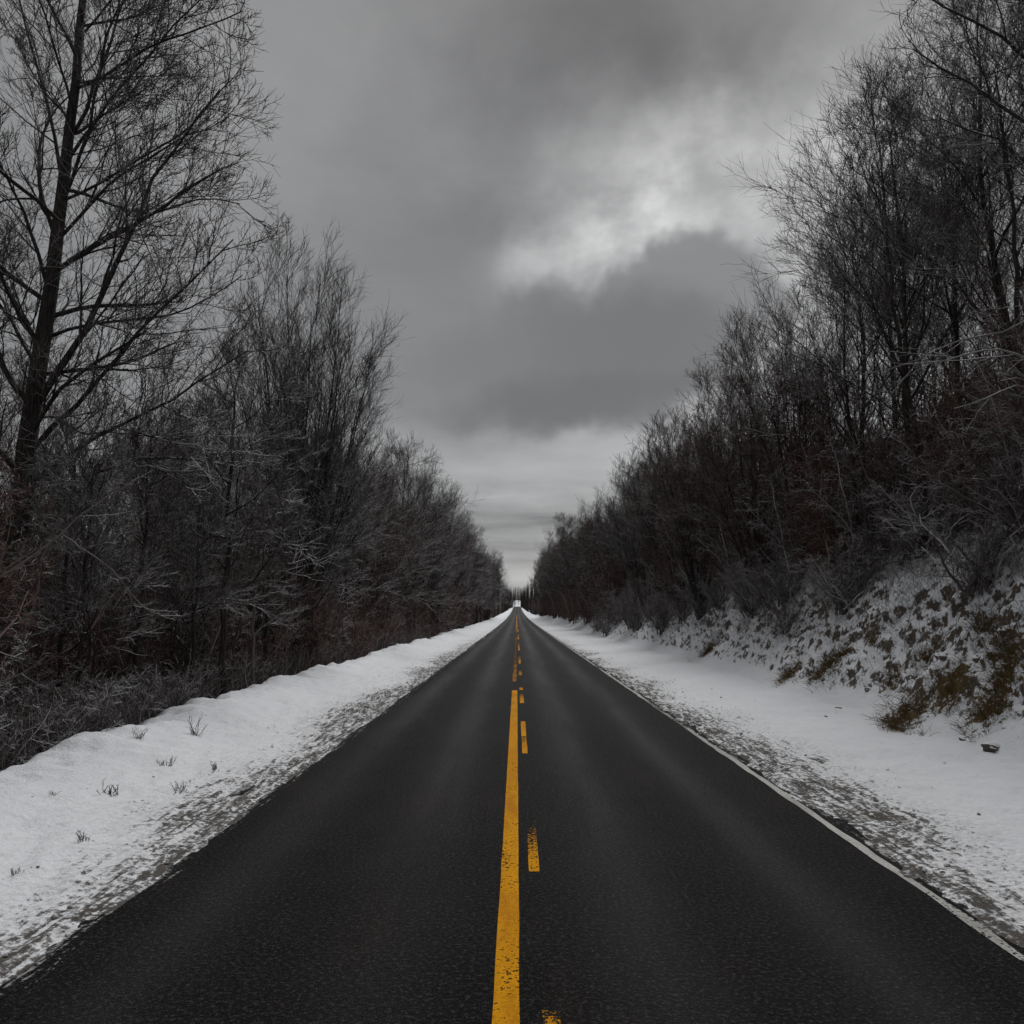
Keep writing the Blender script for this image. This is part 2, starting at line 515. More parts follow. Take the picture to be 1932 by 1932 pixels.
def mat_paint(name, c_hi, c_lo, wear):
    m, n, b = new_mat(name)
    out = [x for x in n.t.nodes if x.type == 'OUTPUT_MATERIAL'][0]
    g = n.n('ShaderNodeNewGeometry')
    pos = g.outputs['Position']
    X, Y, Z = n.sep(pos)
    big = n.noise(n.comb(n.m('MULTIPLY', X, 4.0), n.m('MULTIPLY', Y, 0.9), 0.0), 1.0, 5.0, 0.6)
    fin = n.noise(pos, 70.0, 4.0, 0.75)
    pit = n.noise(pos, 26.0, 3.0, 0.6)
    col = n.mixc(n.smooth(n.m('ADD', n.m('MULTIPLY', big, 0.6), n.m('MULTIPLY', pit, 0.4)), 0.36, 0.56), c_lo, c_hi)
    col = n.mixc(n.smooth(fin, 0.50, 0.85, 0.0, 0.5), col, tuple(c * 0.45 for c in c_lo))
    ww = n.n('ShaderNodeAttribute')
    ww.attribute_name = 'wear'
    wv = ww.outputs['Fac']
    worn = n.m('ADD', n.m('MULTIPLY', fin, 0.35), n.m('ADD', n.m('MULTIPLY', pit, 0.4), n.m('MULTIPLY', big, 0.25)))
    th = n.m('SUBTRACT', 0.80 - wear, n.m('MULTIPLY', wv, 0.36))
    gone = n.smooth(worn, th, n.m('ADD', th, 0.03))
    asph = n.mixc(fin, (0.003, 0.003, 0.003), (0.018, 0.0175, 0.017))
    col = n.mixc(gone, col, asph)
    n.link(col, b.inputs['Base Color'])
    b.inputs['Roughness'].default_value = 0.8
    b.inputs['Specular IOR Level'].default_value = 0.06
    bump(n, b, n.m('SUBTRACT', fin, n.m('MULTIPLY', gone, 0.8)), 0.008, 0.7)
    return m


YEL = mat_paint('yellow_road_paint', (0.68, 0.30, 0.003), (0.44, 0.175, 0.004), 0.212)
WHT = mat_paint('white_road_paint', (0.50, 0.495, 0.47), (0.30, 0.295, 0.28), 0.17)

# ------------------------------------------------------------------ ground and road
def axis(stops):
    out = []
    for (a, b_, st_) in stops:
        out += list(np.arange(a, b_, st_))
    return np.array(sorted(set(np.round(out, 4))))


xs = np.concatenate([
    -np.geomspace(420, 14, 36)[:-1], np.arange(-14, -8, 0.3), np.arange(-8, -2.6, 0.042), np.arange(-2.6, 2.9, 0.5),
    np.arange(2.9, 5.2, 0.04), np.arange(5.2, 12.6, 0.05), np.arange(12.6, 20, 0.35), np.geomspace(20, 420, 34)])
ys = [-60, -40, -25, -15, -10, -6, -3, 0, 1.5, 2.5]
y = 3.2
while y < 900:
    ys.append(y)
    y += max(0.04, 0.0052 * y)
ys = np.array(ys + [1000, 1300, 1800, 2600])
GX, GY = np.meshgrid(xs, ys)
GZ = ground(GX, GY)
GZ = np.where(np.abs(GX) < 2.7, base_z(GY) - 0.10, GZ)
nx, ny = len(xs), len(ys)
ii = (np.arange(ny - 1)[:, None] * nx + np.arange(nx - 1)[None, :]).ravel()
F = np.stack([ii, ii + 1, ii + 1 + nx, ii + nx], 1)
VV = np.stack([GX.ravel(), GY.ravel(), GZ.ravel()], 1)
gme = mesh_np('ground', VV, F, G)
fx, fy = GX.ravel(), GY.ravel()
lx = -fx
# slush next to the asphalt, thinning outwards
dl = lx - 2.9
dr = fx - 3.25
wig = 0.7 * fbm(fx * 0.5, fy * 0.45, 201, 4)
sl_ = np.where(fx < 0, np.clip(1.25 - np.abs(dl - 0.15 + wig) / 1.25, 0, 1), np.clip(1.2 - np.abs(dr + wig * 1.2) / 1.45, 0, 1))
sl_ = np.maximum(sl_, 0.30 * (1 - sstep(np.abs(fx), 4.2, 6.0)))
sl_ = sl_ * (1 - 0.45 * sstep(fy, 30, 90))
gr_ = np.zeros(len(fx))
PATCHES = [(1710, 1350, 1.3, .50), (1790, 1310, .95, .42), (1865, 1350, .8, .45), (1905, 1290, .7, .5), (1560, 1265, 1.3, .48),
           (1590, 1240, .7, .3), (1490, 1275, .9, .4), (1750, 1240, .7, .35), (1680, 1290, .6, .25), (1900, 1235, .9, .45), (1860, 1185, .7, .3),
           (1650, 1215, .6, .25), (1340, 1225, .9, .5), (1690, 1375, .45, .2)]
patch_xy = []
for (px_, py_, ra, rb) in PATCHES:
    ra, rb = ra * 0.85, rb * 0.85
    gx_, gy_ = on_ground(px_, py_)
    patch_xy.append((gx_, gy_, ra, rb))
    u = (fy - gy_) - 0.5 * (fx - gx_)
    v = (fx - gx_) + 0.3 * (fy - gy_)
    gr_ = np.maximum(gr_, np.exp(-((u / (ra * 1.0)) ** 2 + (v / (rb * 1.5)) ** 2)))
foot_ = 6.95
li_ = np.where(fx < 0, sstep(lx, 6.7, 9.6) * 0.80, sstep(fx, 9.0, 12.0) * 0.95)
li_ = li_ * (1 - sstep(fy, 735, 750))
ro_ = sstep(fx, 6.9, 7.6) * (1 - sstep(fy, 200, 400))
for nm, arr in (('slush', sl_), ('grass', gr_), ('litter', li_), ('rock', ro_)):
    a_ = gme.attributes.new(nm, 'FLOAT', 'POINT')
    a_.data.foreach_set('value', arr.astype(np.float32))
g_o = obj('ground', gme)
tag(g_o, 'snow covered verges and wooded bank either side of the road', kind='structure')


def sheet(name, x0, x1, ya, yb, lift, mat, parent=None, dy=None, wob=0.0, wear=None, nxs=1, zf=None, cross=0.0):
    yy = [ya]
    while yy[-1] < yb:
        yy.append(min(yb, yy[-1] + (dy or max(0.5, 0.02 * yy[-1]))))
    yy = np.array(yy)
    n_ = nxs + 1
    f_ = np.linspace(0, 1, n_)
    w0 = wob * fbm(yy * 2.0, yy * 0 + x0 * 7, 301, 3)
    w1 = wob * fbm(yy * 2.0, yy * 0 + x1 * 7 + 3, 302, 3)
    XX = (x0 + w0)[:, None] * (1 - f_) + (x1 + w1)[:, None] * f_
    YY = np.repeat(yy[:, None], n_, 1)
    ZZ = base_z(YY) + lift - cross * (np.abs(XX) / 3.2) ** 2
    V_ = np.stack([XX.ravel(), YY.ravel(), ZZ.ravel()], 1)
    k = len(yy)
    i_ = (np.arange(k - 1)[:, None] * n_ + np.arange(n_ - 1)[None]).ravel()
    F_ = np.stack([i_, i_ + 1, i_ + 1 + n_, i_ + n_], 1)
    me = mesh_np(name, V_, F_, mat)
    if wear is not None:
        a_ = me.attributes.new('wear', 'FLOAT', 'POINT')
        if callable(wear):
            a_.data.foreach_set('value', wear(XX.ravel(), YY.ravel()).astype(np.float32))
        else:
            a_.data.foreach_set('value', np.full(len(V_), wear, dtype=np.float32))
    return obj(name, me, parent)


road = sheet('road', -3.5, 3.75, -60, 745, 0.0, A, nxs=8)
tag(road, 'dark two lane asphalt road running straight to the horizon', kind='structure')
H = EYE
wear_line = lambda x, y: 0.10 + 0.25 * np.clip(fbm(x * 3, y * 0.25, 401, 3), 0, 1) + 0.35 * sstep(y, 24, 40)
o = sheet('centre_line', -0.062 * H, 0.006 * H, 1.0, 23.1, 0.004, YEL, road, dy=0.12, wob=0.004, wear=wear_line)
o['label'] = 'bold solid yellow centre line'
o = sheet('centre_line', -0.060 * H, -0.004 * H, 26.0, 330, 0.004, YEL, road, dy=0.4, wob=0.03, wear=lambda x, y: 0.42 + 0.25 * fbm(x, y * 0.12, 402, 3) - 0.3 * sstep(y, 60, 120))
o['label'] = 'worn far run of the yellow centre line'
for (y0, y1, xa, xb, wr) in [(2.0, 4.75, .064, .108, .30), (7.15, 8.85, .047, .088, .42), (12.9, 14.6, .038, .077, .25), (14.65, 16.6, .036, .076, .15), (19.9, 22.0, .034, .080, .3),
                             (23.2, 25.0, .034, .080, .45), (28.6, 33.0, .036, .080, .6), (35.0, 44.0, .036, .080, .5), (47, 60, .036, .08, .4),
                             (66, 82, .036, .08, .35), (90, 112, .036, .08, .3), (122, 150, .036, .08, .3), (165, 205, .036, .08, .3), (225, 290, .036, .08, .3)]:
    wfn = (lambda a_, b_, wr_: (lambda x, y: wr_ * (0.35 + 0.75 * sstep(y, a_, b_))))(y0, y1, wr)
    o = sheet('lane_dash', xa * H, xb * H, y0, y1, 0.004, YEL, road, dy=max(0.06, (y1 - y0) / 30), wob=0.006, wear=wfn)
    if y1 < 10:
        o['label'] = 'worn yellow dash with broken patchy paint'
o = sheet('edge_line', 1.456 * H, 1.494 * H, 1.0, 330, 0.004, WHT, road, dy=0.18, wob=0.035, wear=lambda x, y: 0.25 + 0.5 * fbm(x, y * 0.4, 405, 3))
o['label'] = 'dirty white edge line beside the slush'
o = sheet('edge_line', -1.300 * H, -1.262 * H, 22, 330, 0.004, WHT, road, dy=0.3, wob=0.03, wear=lambda x, y: 0.62 + 0.4 * fbm(x, y * 0.2, 406, 3) - 0.15 * sstep(y, 40, 70))
o['label'] = 'faint white edge line mostly hidden by slush'


# ------------------------------------------------------------------ branches
def tubes(P_, R_, sides):
    N, K, _ = P_.shape
    T = np.empty_like(P_)
    T[:, 1:-1] = P_[:, 2:] - P_[:, :-2]
    T[:, 0] = P_[:, 1] - P_[:, 0]
    T[:, -1] = P_[:, -1] - P_[:, -2]
    T /= np.linalg.norm(T, axis=2, keepdims=True) + 1e-9
    D = P_[:, -1] - P_[:, 0]
    D /= np.linalg.norm(D, axis=1, keepdims=True) + 1e-9
    ref = np.where(np.abs(D[:, 2:3]) > 0.8, np.array([[1.0, 0, 0]]), np.array([[0, 0, 1.0]]))
    U = np.cross(T, ref[:, None, :])
    U /= np.linalg.norm(U, axis=2, keepdims=True) + 1e-9
    W = np.cross(T, U)
    a = np.arange(sides) * 2 * PI / sides
    V_ = P_[:, :, None, :] + R_[:, :, None, None] * (np.cos(a)[None, None, :, None] * U[:, :, None, :] + np.sin(a)[None, None, :, None] * W[:, :, None, :])
    base = (np.arange(N) * K * sides)[:, None, None] + (np.arange(K - 1) * sides)[None, :, None]
    s = np.arange(sides)[None, None, :]
    s2 = (s + 1) % sides
    F_ = np.stack([base + s, base + s2, base + s2 + sides, base + s + sides], -1).reshape(-1, 4)
    return V_.reshape(-1, 3), F_


def join(parts):
    Vs, Fs, o_ = [], [], 0
    for v, f in parts:
        Vs.append(v)
        Fs.append(f + o_)
        o_ += len(v)
    return np.concatenate(Vs), np.concatenate(Fs)


def grow(P_, R_, n, r, t0=0.25, t1=1.0, ang=45, angj=12, length=0.5, rfac=0.6, rmin=0.004, K=5, up=0.15, wander=0.12, taper=0.35, tip=0.45, Lref=None, sideways=None):
    """n children on every branch of (P_, R_)"""
    N, Kp, _ = P_.shape
    L = np.linalg.norm(np.diff(P_, axis=1), axis=2).sum(1) if Lref is None else np.full(N, Lref)
    t = t0 + (t1 - t0) * ((np.arange(n)[None, :] + r.random((N, n))) / n)
    t = np.clip(t, 0, 0.9995)
    q = t * (Kp - 1)
    i = q.astype(int)
    f = (q - i)[..., None]
    rows = np.arange(N)[:, None]
    A_, B_ = P_[rows, i], P_[rows, i + 1]
    S = A_ * (1 - f) + B_ * f
    T = B_ - A_
    T /= np.linalg.norm(T, axis=2, keepdims=True) + 1e-9
    rad = R_[rows, i] * (1 - f[..., 0]) + R_[rows, i + 1] * f[..., 0]
    ref = np.where(np.abs(T[..., 2:3]) > 0.9, np.array([1.0, 0, 0]), np.array([0, 0, 1.0]))
    U = np.cross(T, ref)
    U /= np.linalg.norm(U, axis=2, keepdims=True) + 1e-9
    W = np.cross(T, U)
    ph = (np.arange(n)[None, :] * 2.399963 + r.random((N, 1)) * 6.28 + r.normal(0, 0.5, (N, n)))[..., None]
    an = np.radians(ang + r.normal(0, angj, (N, n)))[..., None]
    d = np.cos(an) * T + np.sin(an) * (np.cos(ph) * U + np.sin(ph) * W)
    ln = (L[:, None] * length * (1 - (1 - tip) * (t - t0) / max(1e-6, t1 - t0)) * (0.65 + 0.6 * r.random((N, n))))
    M = N * n
    S, d, ln = S.reshape(M, 3), d.reshape(M, 3), ln.reshape(M)
    r0 = np.maximum(rmin, np.minimum(rad.reshape(M) * 0.85, rad.reshape(M) * rfac * (0.75 + 0.5 * r.random(M))))
    Q = np.empty((M, K, 3))
    Q[:, 0] = S
    step = ln / (K - 1)
    for k in range(1, K):
        d = d + r.normal(0, wander, (M, 3))
        d[:, 2] += up
        d /= np.linalg.norm(d, axis=1, keepdims=True) + 1e-9
        Q[:, k] = Q[:, k - 1] + d * step[:, None]
    tt = np.linspace(0, 1, K)[None, :]
    RR = np.maximum(r0[:, None] * (1 - tt * (1 - taper)), rmin * (1 - 0.4 * tt))
    return Q, RR


def line(pts, r0, r1, K=12, wob=0.0, r=None, power=1.0):
    pts = np.array(pts, dtype=float)
    s = np.r_[0, np.cumsum(np.linalg.norm(np.diff(pts, axis=0), axis=1))]
    t = np.linspace(0, s[-1], K)
    Q = np.stack([np.interp(t, s, pts[:, k]) for k in range(3)], 1)
    for _ in range(2):
        Q[1:-1] = 0.5 * Q[1:-1] + 0.25 * (Q[:-2] + Q[2:])
    if wob:
        Q[1:] += r.normal(0, wob, (K - 1, 3)) * np.array([1, 1, 0.3])
    tt = np.linspace(0, 1, K)
    R_ = r0 + (r1 - r0) * tt ** power
    return Q[None], R_[None]


def empty(name, loc):
    o_ = bpy.data.objects.new(name, None)
    C.objects.link(o_)
    o_.location = loc
    o_.empty_display_size = 0.5
    return o_


def flare(P_, R_):
    R_ = R_.copy()
    R_[:, 0] *= 1.45
    R_[:, 1] *= 1.12
    return P_, R_


PROTO = {}


def make_tree(key, trunk, levels, r, mat, crown_mat=None, name='bare_tree', twist=None):
    """trunk: (P, R) polylines in local coordinates; levels: list of grow() settings"""
    tm = mesh_np(key + '_trunk', *tubes(*flare(*trunk), 10), BARK_P if mat is BARK_P else TRUNK)
    parts = []
    cur = trunk
    lv = 0
    for st_ in levels:
        extra = st_.pop('extra', None)
        cur = grow(cur[0], cur[1], r=r, **st_)
        if extra is not None:
            cur = (np.concatenate([extra[0], cur[0]]), np.concatenate([extra[1], cur[1]]))
        lv += 1
        parts.append(tubes(cur[0], cur[1], 6 if lv == 1 else (4 if lv == 2 else 3)))
    cm = mesh_np(key + '_crown', *join(parts), crown_mat or mat)
    if mat is not BARK_P:
        cm.materials.append(TRUNK)
        nf = [len(p_[1]) for p_ in parts]
        mi = np.zeros(sum(nf), dtype=np.int32)
        mi[:sum(nf[:2])] = 1
        cm.polygons.foreach_set('material_index', mi)
    return tm, cm


def plant_tree(meshes, x, y, rot, s, label, group=None, name='bare_tree', cat='tree', sink=0.12, z=None, sz=None):
    zz = float(ground(x, y, False)) - sink if z is None else z
    e = empty(name, (x, y, zz))
    e.rotation_euler = (0, 0, rot)
    e.scale = (s, s, sz or s)
    obj('trunk', meshes[0], e)
    obj('crown', meshes[1], e)
    tag(e, label, cat, group)
    return e


# ---- the great tree at the left edge
r = np.random.default_rng(3)
bx, by = P(38, 1200, 16.5)[0], 16.5
bz = float(ground(bx, by, False)) - 0.1
B0 = np.array([bx, by, bz])
tp = [P(px_, py_, 16.5) - B0 for px_, py_ in [(44, 880), (72, 700), (96, 520), (124, 330), (146, 120), (168, -80), (190, -300)]]
tp = [np.array([-0.35, 0, 0]), P(20, 1130, 16.5) - B0] + tp
trk = line(tp, 0.36, 0.04, 18, 0.02, r, 0.55)
# the main limbs, each starting on the trunk and sweeping up and outwards
lim = []


def limb(pts, depths, r0, r1=0.012, K=10):
    return line([P(a_, b_, d_) - B0 for (a_, b_), d_ in zip(pts, depths)], r0, r1, K, 0.03, r)


for pts, dps, r0 in [
        ([(64, 905), (170, 830), (300, 770), (400, 700), (470, 660)], [16.5, 16.0, 15.4, 15, 14.8], 0.085),
        ([(60, 850), (140, 770), (250, 640), (320, 560), (395, 505), (440, 450)], [16.5, 16.2, 15.8, 15.6, 15.4, 15.2], 0.10),
        ([(72, 760), (180, 590), (230, 480), (280, 340), (350, 240), (430, 150)], [16.5, 16.4, 16.3, 16.2, 16.0, 16.0], 0.13),
        ([(98, 520), (200, 440), (300, 400), (390, 360), (455, 385)], [16.5, 17, 17.4, 17.6, 17.8], 0.075),
        ([(112, 450), (200, 350), (270, 300), (350, 255), (425, 225)], [16.5, 16.9, 17.2, 17.6, 18], 0.07),
        ([(130, 300), (190, 210), (270, 120), (330, 40), (400, -20)], [16.5, 16.2, 16, 15.7, 15.5], 0.07),
        ([(96, 560), (60, 430), (20, 330), (-60, 230)], [16.5, 16.3, 16, 16], 0.08),
        ([(72, 700), (20, 600), (-60, 500), (-120, 420)], [16.5, 16.8, 17, 17], 0.08),
        ([(118, 400), (110, 260), (60, 120), (30, -60), (0, -200)], [16.5, 17, 17.4, 17.8, 18], 0.08),
        ([(140, 250), (200, 120), (230, 0), (260, -150)], [16.5, 16.3, 16.2, 16], 0.07),
        ([(50, 950), (130, 905), (230, 880), (330, 850), (430, 880)], [16.5, 15.6, 15, 14.6, 14.4], 0.06),
        ([(120, 380), (160, 280), (180, 150), (220, 20), (250, -100)], [16.5, 15.6, 15, 14.7, 14.4], 0.07),
        ([(80, 640), (190, 600), (310, 605), (400, 560), (460, 520)], [16.5, 17, 17.6, 18.2, 18.6], 0.07),
        ([(160, 60), (230, -40), (330, -120), (400, -200)], [16.5, 16.2, 16, 15.7], 0.05)]:
    lim.append(limb(pts, dps, r0 * 0.58))
ext = (np.concatenate([l[0] for l in lim]), np.concatenate([l[1] for l in lim]))
hero = make_tree('great', trk, [
    dict(n=30, t0=0.25, t1=1.0, ang=46, length=0.25, rfac=0.34, rmin=0.018, K=10, up=0.05, wander=0.10, tip=0.5, extra=ext),
    dict(n=12, t0=0.10, ang=36, angj=11, length=0.36, rfac=0.52, rmin=0.012, K=7, up=0.05, wander=0.10, tip=0.5),
    dict(n=5, t0=0.20, ang=32, angj=12, length=0.62, rfac=0.6, rmin=0.0085, K=6, up=0.06, wander=0.12, tip=0.7),
    dict(n=4, t0=0.20, ang=30, angj=12, length=0.66, rfac=0.62, rmin=0.0065, K=5, up=0.07, wander=0.13, tip=0.8),
    dict(n=3, t0=0.20, ang=28, angj=12, length=0.70, rfac=0.65, rmin=0.0052, K=4, up=0.08, wander=0.14, tip=0.85)], r, BARK)
e = empty('bare_tree', tuple(B0))
obj('trunk', hero[0], e)
obj('crown', hero[1], e)
tag(e, 'tallest bare tree with thick leaning trunk at the left frame edge', 'tree')

# ---- the fan shaped tree: many steep stems out of one foot
r = np.random.default_rng(8)


def fan_tree(key, h, nst, spread, r, mat, dens=1.0, twig=0.006, trunk_r=0.11):
    stems_p, stems_r = [], []
    for k in range(nst):
        a = k * 2.4 + r.random()
        lean = spread * (0.15 + 0.95 * math.sqrt((k + 0.5) / nst))
        hh = h * (1.0 - 0.22 * (lean / spread) + 0.08 * r.normal())
        dirv = np.array([math.cos(a), math.sin(a)])
        pts = [np.array([*(dirv * 0.10), 0.0]), np.array([*(dirv * (0.16 + 0.12 * lean)), hh * 0.18]),
               np.array([*(dirv * lean * 0.45), hh * 0.48]), np.array([*(dirv * lean * 0.75), hh * 0.75]), np.array([*(dirv * lean), hh])]
        p_, r_ = line(pts, trunk_r * (0.65 + 0.5 * r.random()), 0.012, 14, 0.03, r)
        stems_p.append(p_)
        stems_r.append(r_)
    tk = (np.concatenate(stems_p), np.concatenate(stems_r))
    return make_tree(key, tk, [
        dict(n=int(7 * dens), t0=0.25, ang=24, angj=7, length=0.30, rfac=0.45, rmin=0.012, K=8, up=0.05, wander=0.07, tip=0.5),
        dict(n=int(4 * dens), t0=0.2, ang=24, angj=9, length=0.62, rfac=0.6, rmin=0.010, K=6, up=0.07, wander=0.09, tip=0.75),
        dict(n=4, t0=0.2, ang=23, angj=9, length=0.68, rfac=0.62, rmin=twig, K=5, up=0.07, wander=0.10, tip=0.8),
        dict(n=3, t0=0.2, ang=23, angj=9, length=0.72, rfac=0.66, rmin=twig * 0.85, K=4, up=0.07, wander=0.11, tip=0.85),
        dict(n=3, t0=0.2, ang=23, angj=9, length=0.75, rfac=0.66, rmin=twig * 0.7, K=3, up=0.07, wander=0.12, tip=0.9)], r, mat)


fan1 = fan_tree('fan', 16.0, 17, 2.7, r, BARK, 1.15, 0.0075)
fx_, fy_ = -8.05, 29.5
plant_tree(fan1, fx_, fy_, 0.5, 0.90, 'fan shaped bare tree with a bundle of steep dark stems', name='bare_tree')


# ---- stock of trees for the two rows
def std_tree(key, h, seed, mat, limbs=26, lang=42, llen=0.36, lean=(0, 0), twig=0.0078, d2=11, d3=9, d4=5, tr=0.13, t0=0.22, cmat=None, up=0.07):
    r = np.random.default_rng(seed)
    pts = [np.array([0, 0, 0]), np.array([lean[0] * .2 + r.normal(0, .1), lean[1] * .2, h * .3]),
           np.array([lean[0] * .6 + r.normal(0, .15), lean[1] * .6 + r.normal(0, .15), h * .65]), np.array([lean[0], lean[1], h])]
    trk_ = line(pts, tr, 0.02, 16, 0.03, r)
    return make_tree(key, trk_, [
        dict(n=int(limbs * 0.85), t0=t0, ang=lang, angj=9, length=llen * 0.95, rfac=0.52, rmin=0.016, K=7, up=up, wander=0.12, tip=0.45),
        dict(n=5, t0=0.25, ang=34, angj=12, length=0.62, rfac=0.62, rmin=0.011, K=6, up=up, wander=0.12, tip=0.75),
        dict(n=4, t0=0.22, ang=31, angj=12, length=0.66, rfac=0.62, rmin=0.008, K=5, up=up, wander=0.13, tip=0.8),
        dict(n=4, t0=0.20, ang=29, angj=12, length=0.70, rfac=0.66, rmin=twig * 0.85, K=4, up=up, wander=0.14, tip=0.85),
        dict(n=4, t0=0.20, ang=27, angj=12, length=0.72, rfac=0.7, rmin=twig * 0.68, K=4, up=up, wander=0.14, tip=0.9)], r, mat, cmat)


T = [
    std_tree('row_a', 13.5, 21, BARK, limbs=28),
    std_tree('row_b', 12.0, 22, BARK_R, limbs=24, lang=38, llen=0.40),
    std_tree('row_c', 14.5, 23, BARK, limbs=30, lang=46, llen=0.33),
    fan_tree('row_d', 12.5, 9, 2.9, np.random.default_rng(24), BARK_R, 1.25, 0.0085, 0.09),
    std_tree('row_e', 11.0, 25, BARK_R, limbs=26, lang=50, llen=0.42, t0=0.12),
    fan_tree('row_f', 10.5, 9, 3.2, np.random.default_rng(26), BARK, 1.25, 0.0085, 0.08),
]
# small thicket trees: low, dense, many stems
def thicket(key, h, seed, mat, nst=11, spread=1.8, twig=0.0075, n2=10, n3=7, n4=5):
    r = np.random.default_rng(seed)
    sp, sr = [], []
    for k in range(nst):
        a = r.random() * 6.28
        lean = spread * r.random() ** 0.6
        hh = h * (0.6 + 0.45 * r.random())
        dv_ = np.array([math.cos(a), math.sin(a)])
        o0 = r.normal(0, 0.25, 2)
        p_, q_ = line([np.array([*o0, 0]), np.array([*(o0 + dv_ * lean * 0.35), hh * 0.4]), np.array([*(o0 + dv_ * lean), hh])],
                      0.028 + 0.02 * r.random(), 0.008, 9, 0.05, r)
        sp.append(p_)
        sr.append(q_)
    tk = (np.concatenate(sp), np.concatenate(sr))
    parts = [tubes(*tk, 5)]
    cur = tk
    for kw in [dict(n=n2, t0=0.10, ang=45, angj=16, length=0.33, rfac=0.5, rmin=0.008, K=5, up=0.06, wander=0.18, tip=0.5),
               dict(n=n3, t0=0.1, ang=45, angj=16, length=0.5, rfac=0.6, rmin=twig, K=4, up=0.05, wander=0.22, tip=0.6),
               dict(n=n4, t0=0.1, ang=42, angj=15, length=0.5, rfac=0.7, rmin=twig * 0.8, K=3, up=0.05, wander=0.25, tip=0.7)]:
        cur = grow(cur[0], cur[1], r=r, **kw)
        parts.append(tubes(cur[0], cur[1], 3))
    return mesh_np(key, *join(parts), mat)


S = [thicket('shrub_a', 4.6, 41, BRUSH), thicket('shrub_b', 3.6, 42, BRUSH, nst=11, spread=1.6),
     thicket('shrub_c', 5.6, 43, BARK_R, nst=8, spread=1.5), thicket('shrub_d', 2.2, 44, BRUSH, nst=14, spread=1.4, twig=0.005)]
SS = [thicket('shrub_s1', 2.6, 45, BRUSH_S, nst=12, spread=2.0, twig=0.006), thicket('shrub_s2', 1.6, 46, BRUSH_S, nst=14, spread=1.3, twig=0.005),
      thicket('shrub_s3', 3.8, 47, BRUSH_S, nst=10, spread=2.2)]


def shrub(me, x, y, rot, s, label, group=None, name='bare_shrub', sink=0.08, sz=None):
    o_ = obj(name, me, None, (x, y, float(ground(x, y, False)) - sink))
    o_.rotation_euler = (0, 0, rot)
    o_.scale = (s, s, sz or s)
    tag(o_, label, 'shrub', group)
    return o_


# ---- slim trees that can be told apart on the left
slim = std_tree('slim', 8.4, 51, BARK, limbs=18, lang=48, llen=0.30, tr=0.085, t0=0.3, d2=8, d3=7, d4=4)
plant_tree(slim, -6.75, 18.7, 1.2, 0.95, 'slim dark bare tree rising just behind the left snow bank', name='bare_tree')
for (sx_, sy_, ro_, sc_) in [(-7.3, 13.6, 0.4, 0.62), (-7.6, 16.2, 2.2, 0.75), (-7.1, 17.6, 4.0, 0.6), (-8.2, 20.8, 5.1, 0.9), (-7.4, 23.6, 3.3, 0.8), (-7.3, 27.0, 1.1, 0.9),
                             (-8.4, 15.0, 0.9, 0.7), (-7.2, 33.5, 2.8, 0.95)]:
    plant_tree(slim, sx_, sy_, ro_, sc_, 'slim young bare tree', 'slim young trees in the brush behind the left bank')
pale = std_tree('pale', 4.6, 52, BARK_P, limbs=11, lang=55, llen=0.30, tr=0.045, t0=0.25, d2=5, d3=4, d4=3)
plant_tree(pale, -6.62, 20.4, 0.3, 1.05, 'thin pale grey sapling beside the slim dark tree, left verge', name='sapling')
plant_tree(pale, 8.2, 55.0, 2.2, 0.8, 'small pale sapling at the foot of the right bank, far along', name='sapling')

# ---- near trees behind the great one (left)
for (x, y, k, ro, s) in [(-14.5, 22.0, 1, 0.3, 0.72), (-11.4, 25.5, 1, 1.9, 0.66), (-18.5, 26.0, 0, 4.0, 0.80), (-13.5, 32, 4, 0.9, 0.80),
                         (-20, 35, 1, 2.9, 0.95), (-10.6, 35.5, 5, 0.2, 0.75), (-12.4, 14.2, 4, 1.1, 0.50)]:
    plant_tree(T[k], x, y, ro, s, 'bare tree in the near left wood behind the tallest tree', 'trees of the near left wood')

# ---- left row along the verge
yy_, k = 40.0, 0
rr = np.random.default_rng(77)
while yy_ < 230:
    big_ = 1.0 + 0.07 * rr.normal()
    x = -8.3 + 0.5 * rr.normal() + 1.3 * float(sstep(yy_, 80, 200))
    hgt_ = np.interp(yy_, [35, 60, 230], [0.80, 0.96, 1.08])
    band = 'in the middle distance' if yy_ < 100 else 'far along the road'
    plant_tree(T[rr.integers(0, 6)], x, yy_, rr.random() * 6.28, big_ * hgt_,
               'bare tree in the row lining the left verge ' + band, 'trees lining the left verge ' + band)
    yy_ += 2.8 + 1.8 * rr.random() + yy_ * 0.012
yy_ = 38
while yy_ < 230:
    x = -13.5 + 1.2 * rr.normal()
    plant_tree(T[rr.integers(0, 6)], x, yy_, rr.random() * 6.28, 1.05 + 0.08 * rr.normal(),
               'bare tree in the second row behind the left verge', 'trees in the second row on the left')
    yy_ += 5.0 + 3.0 * rr.random() + yy_ * 0.02

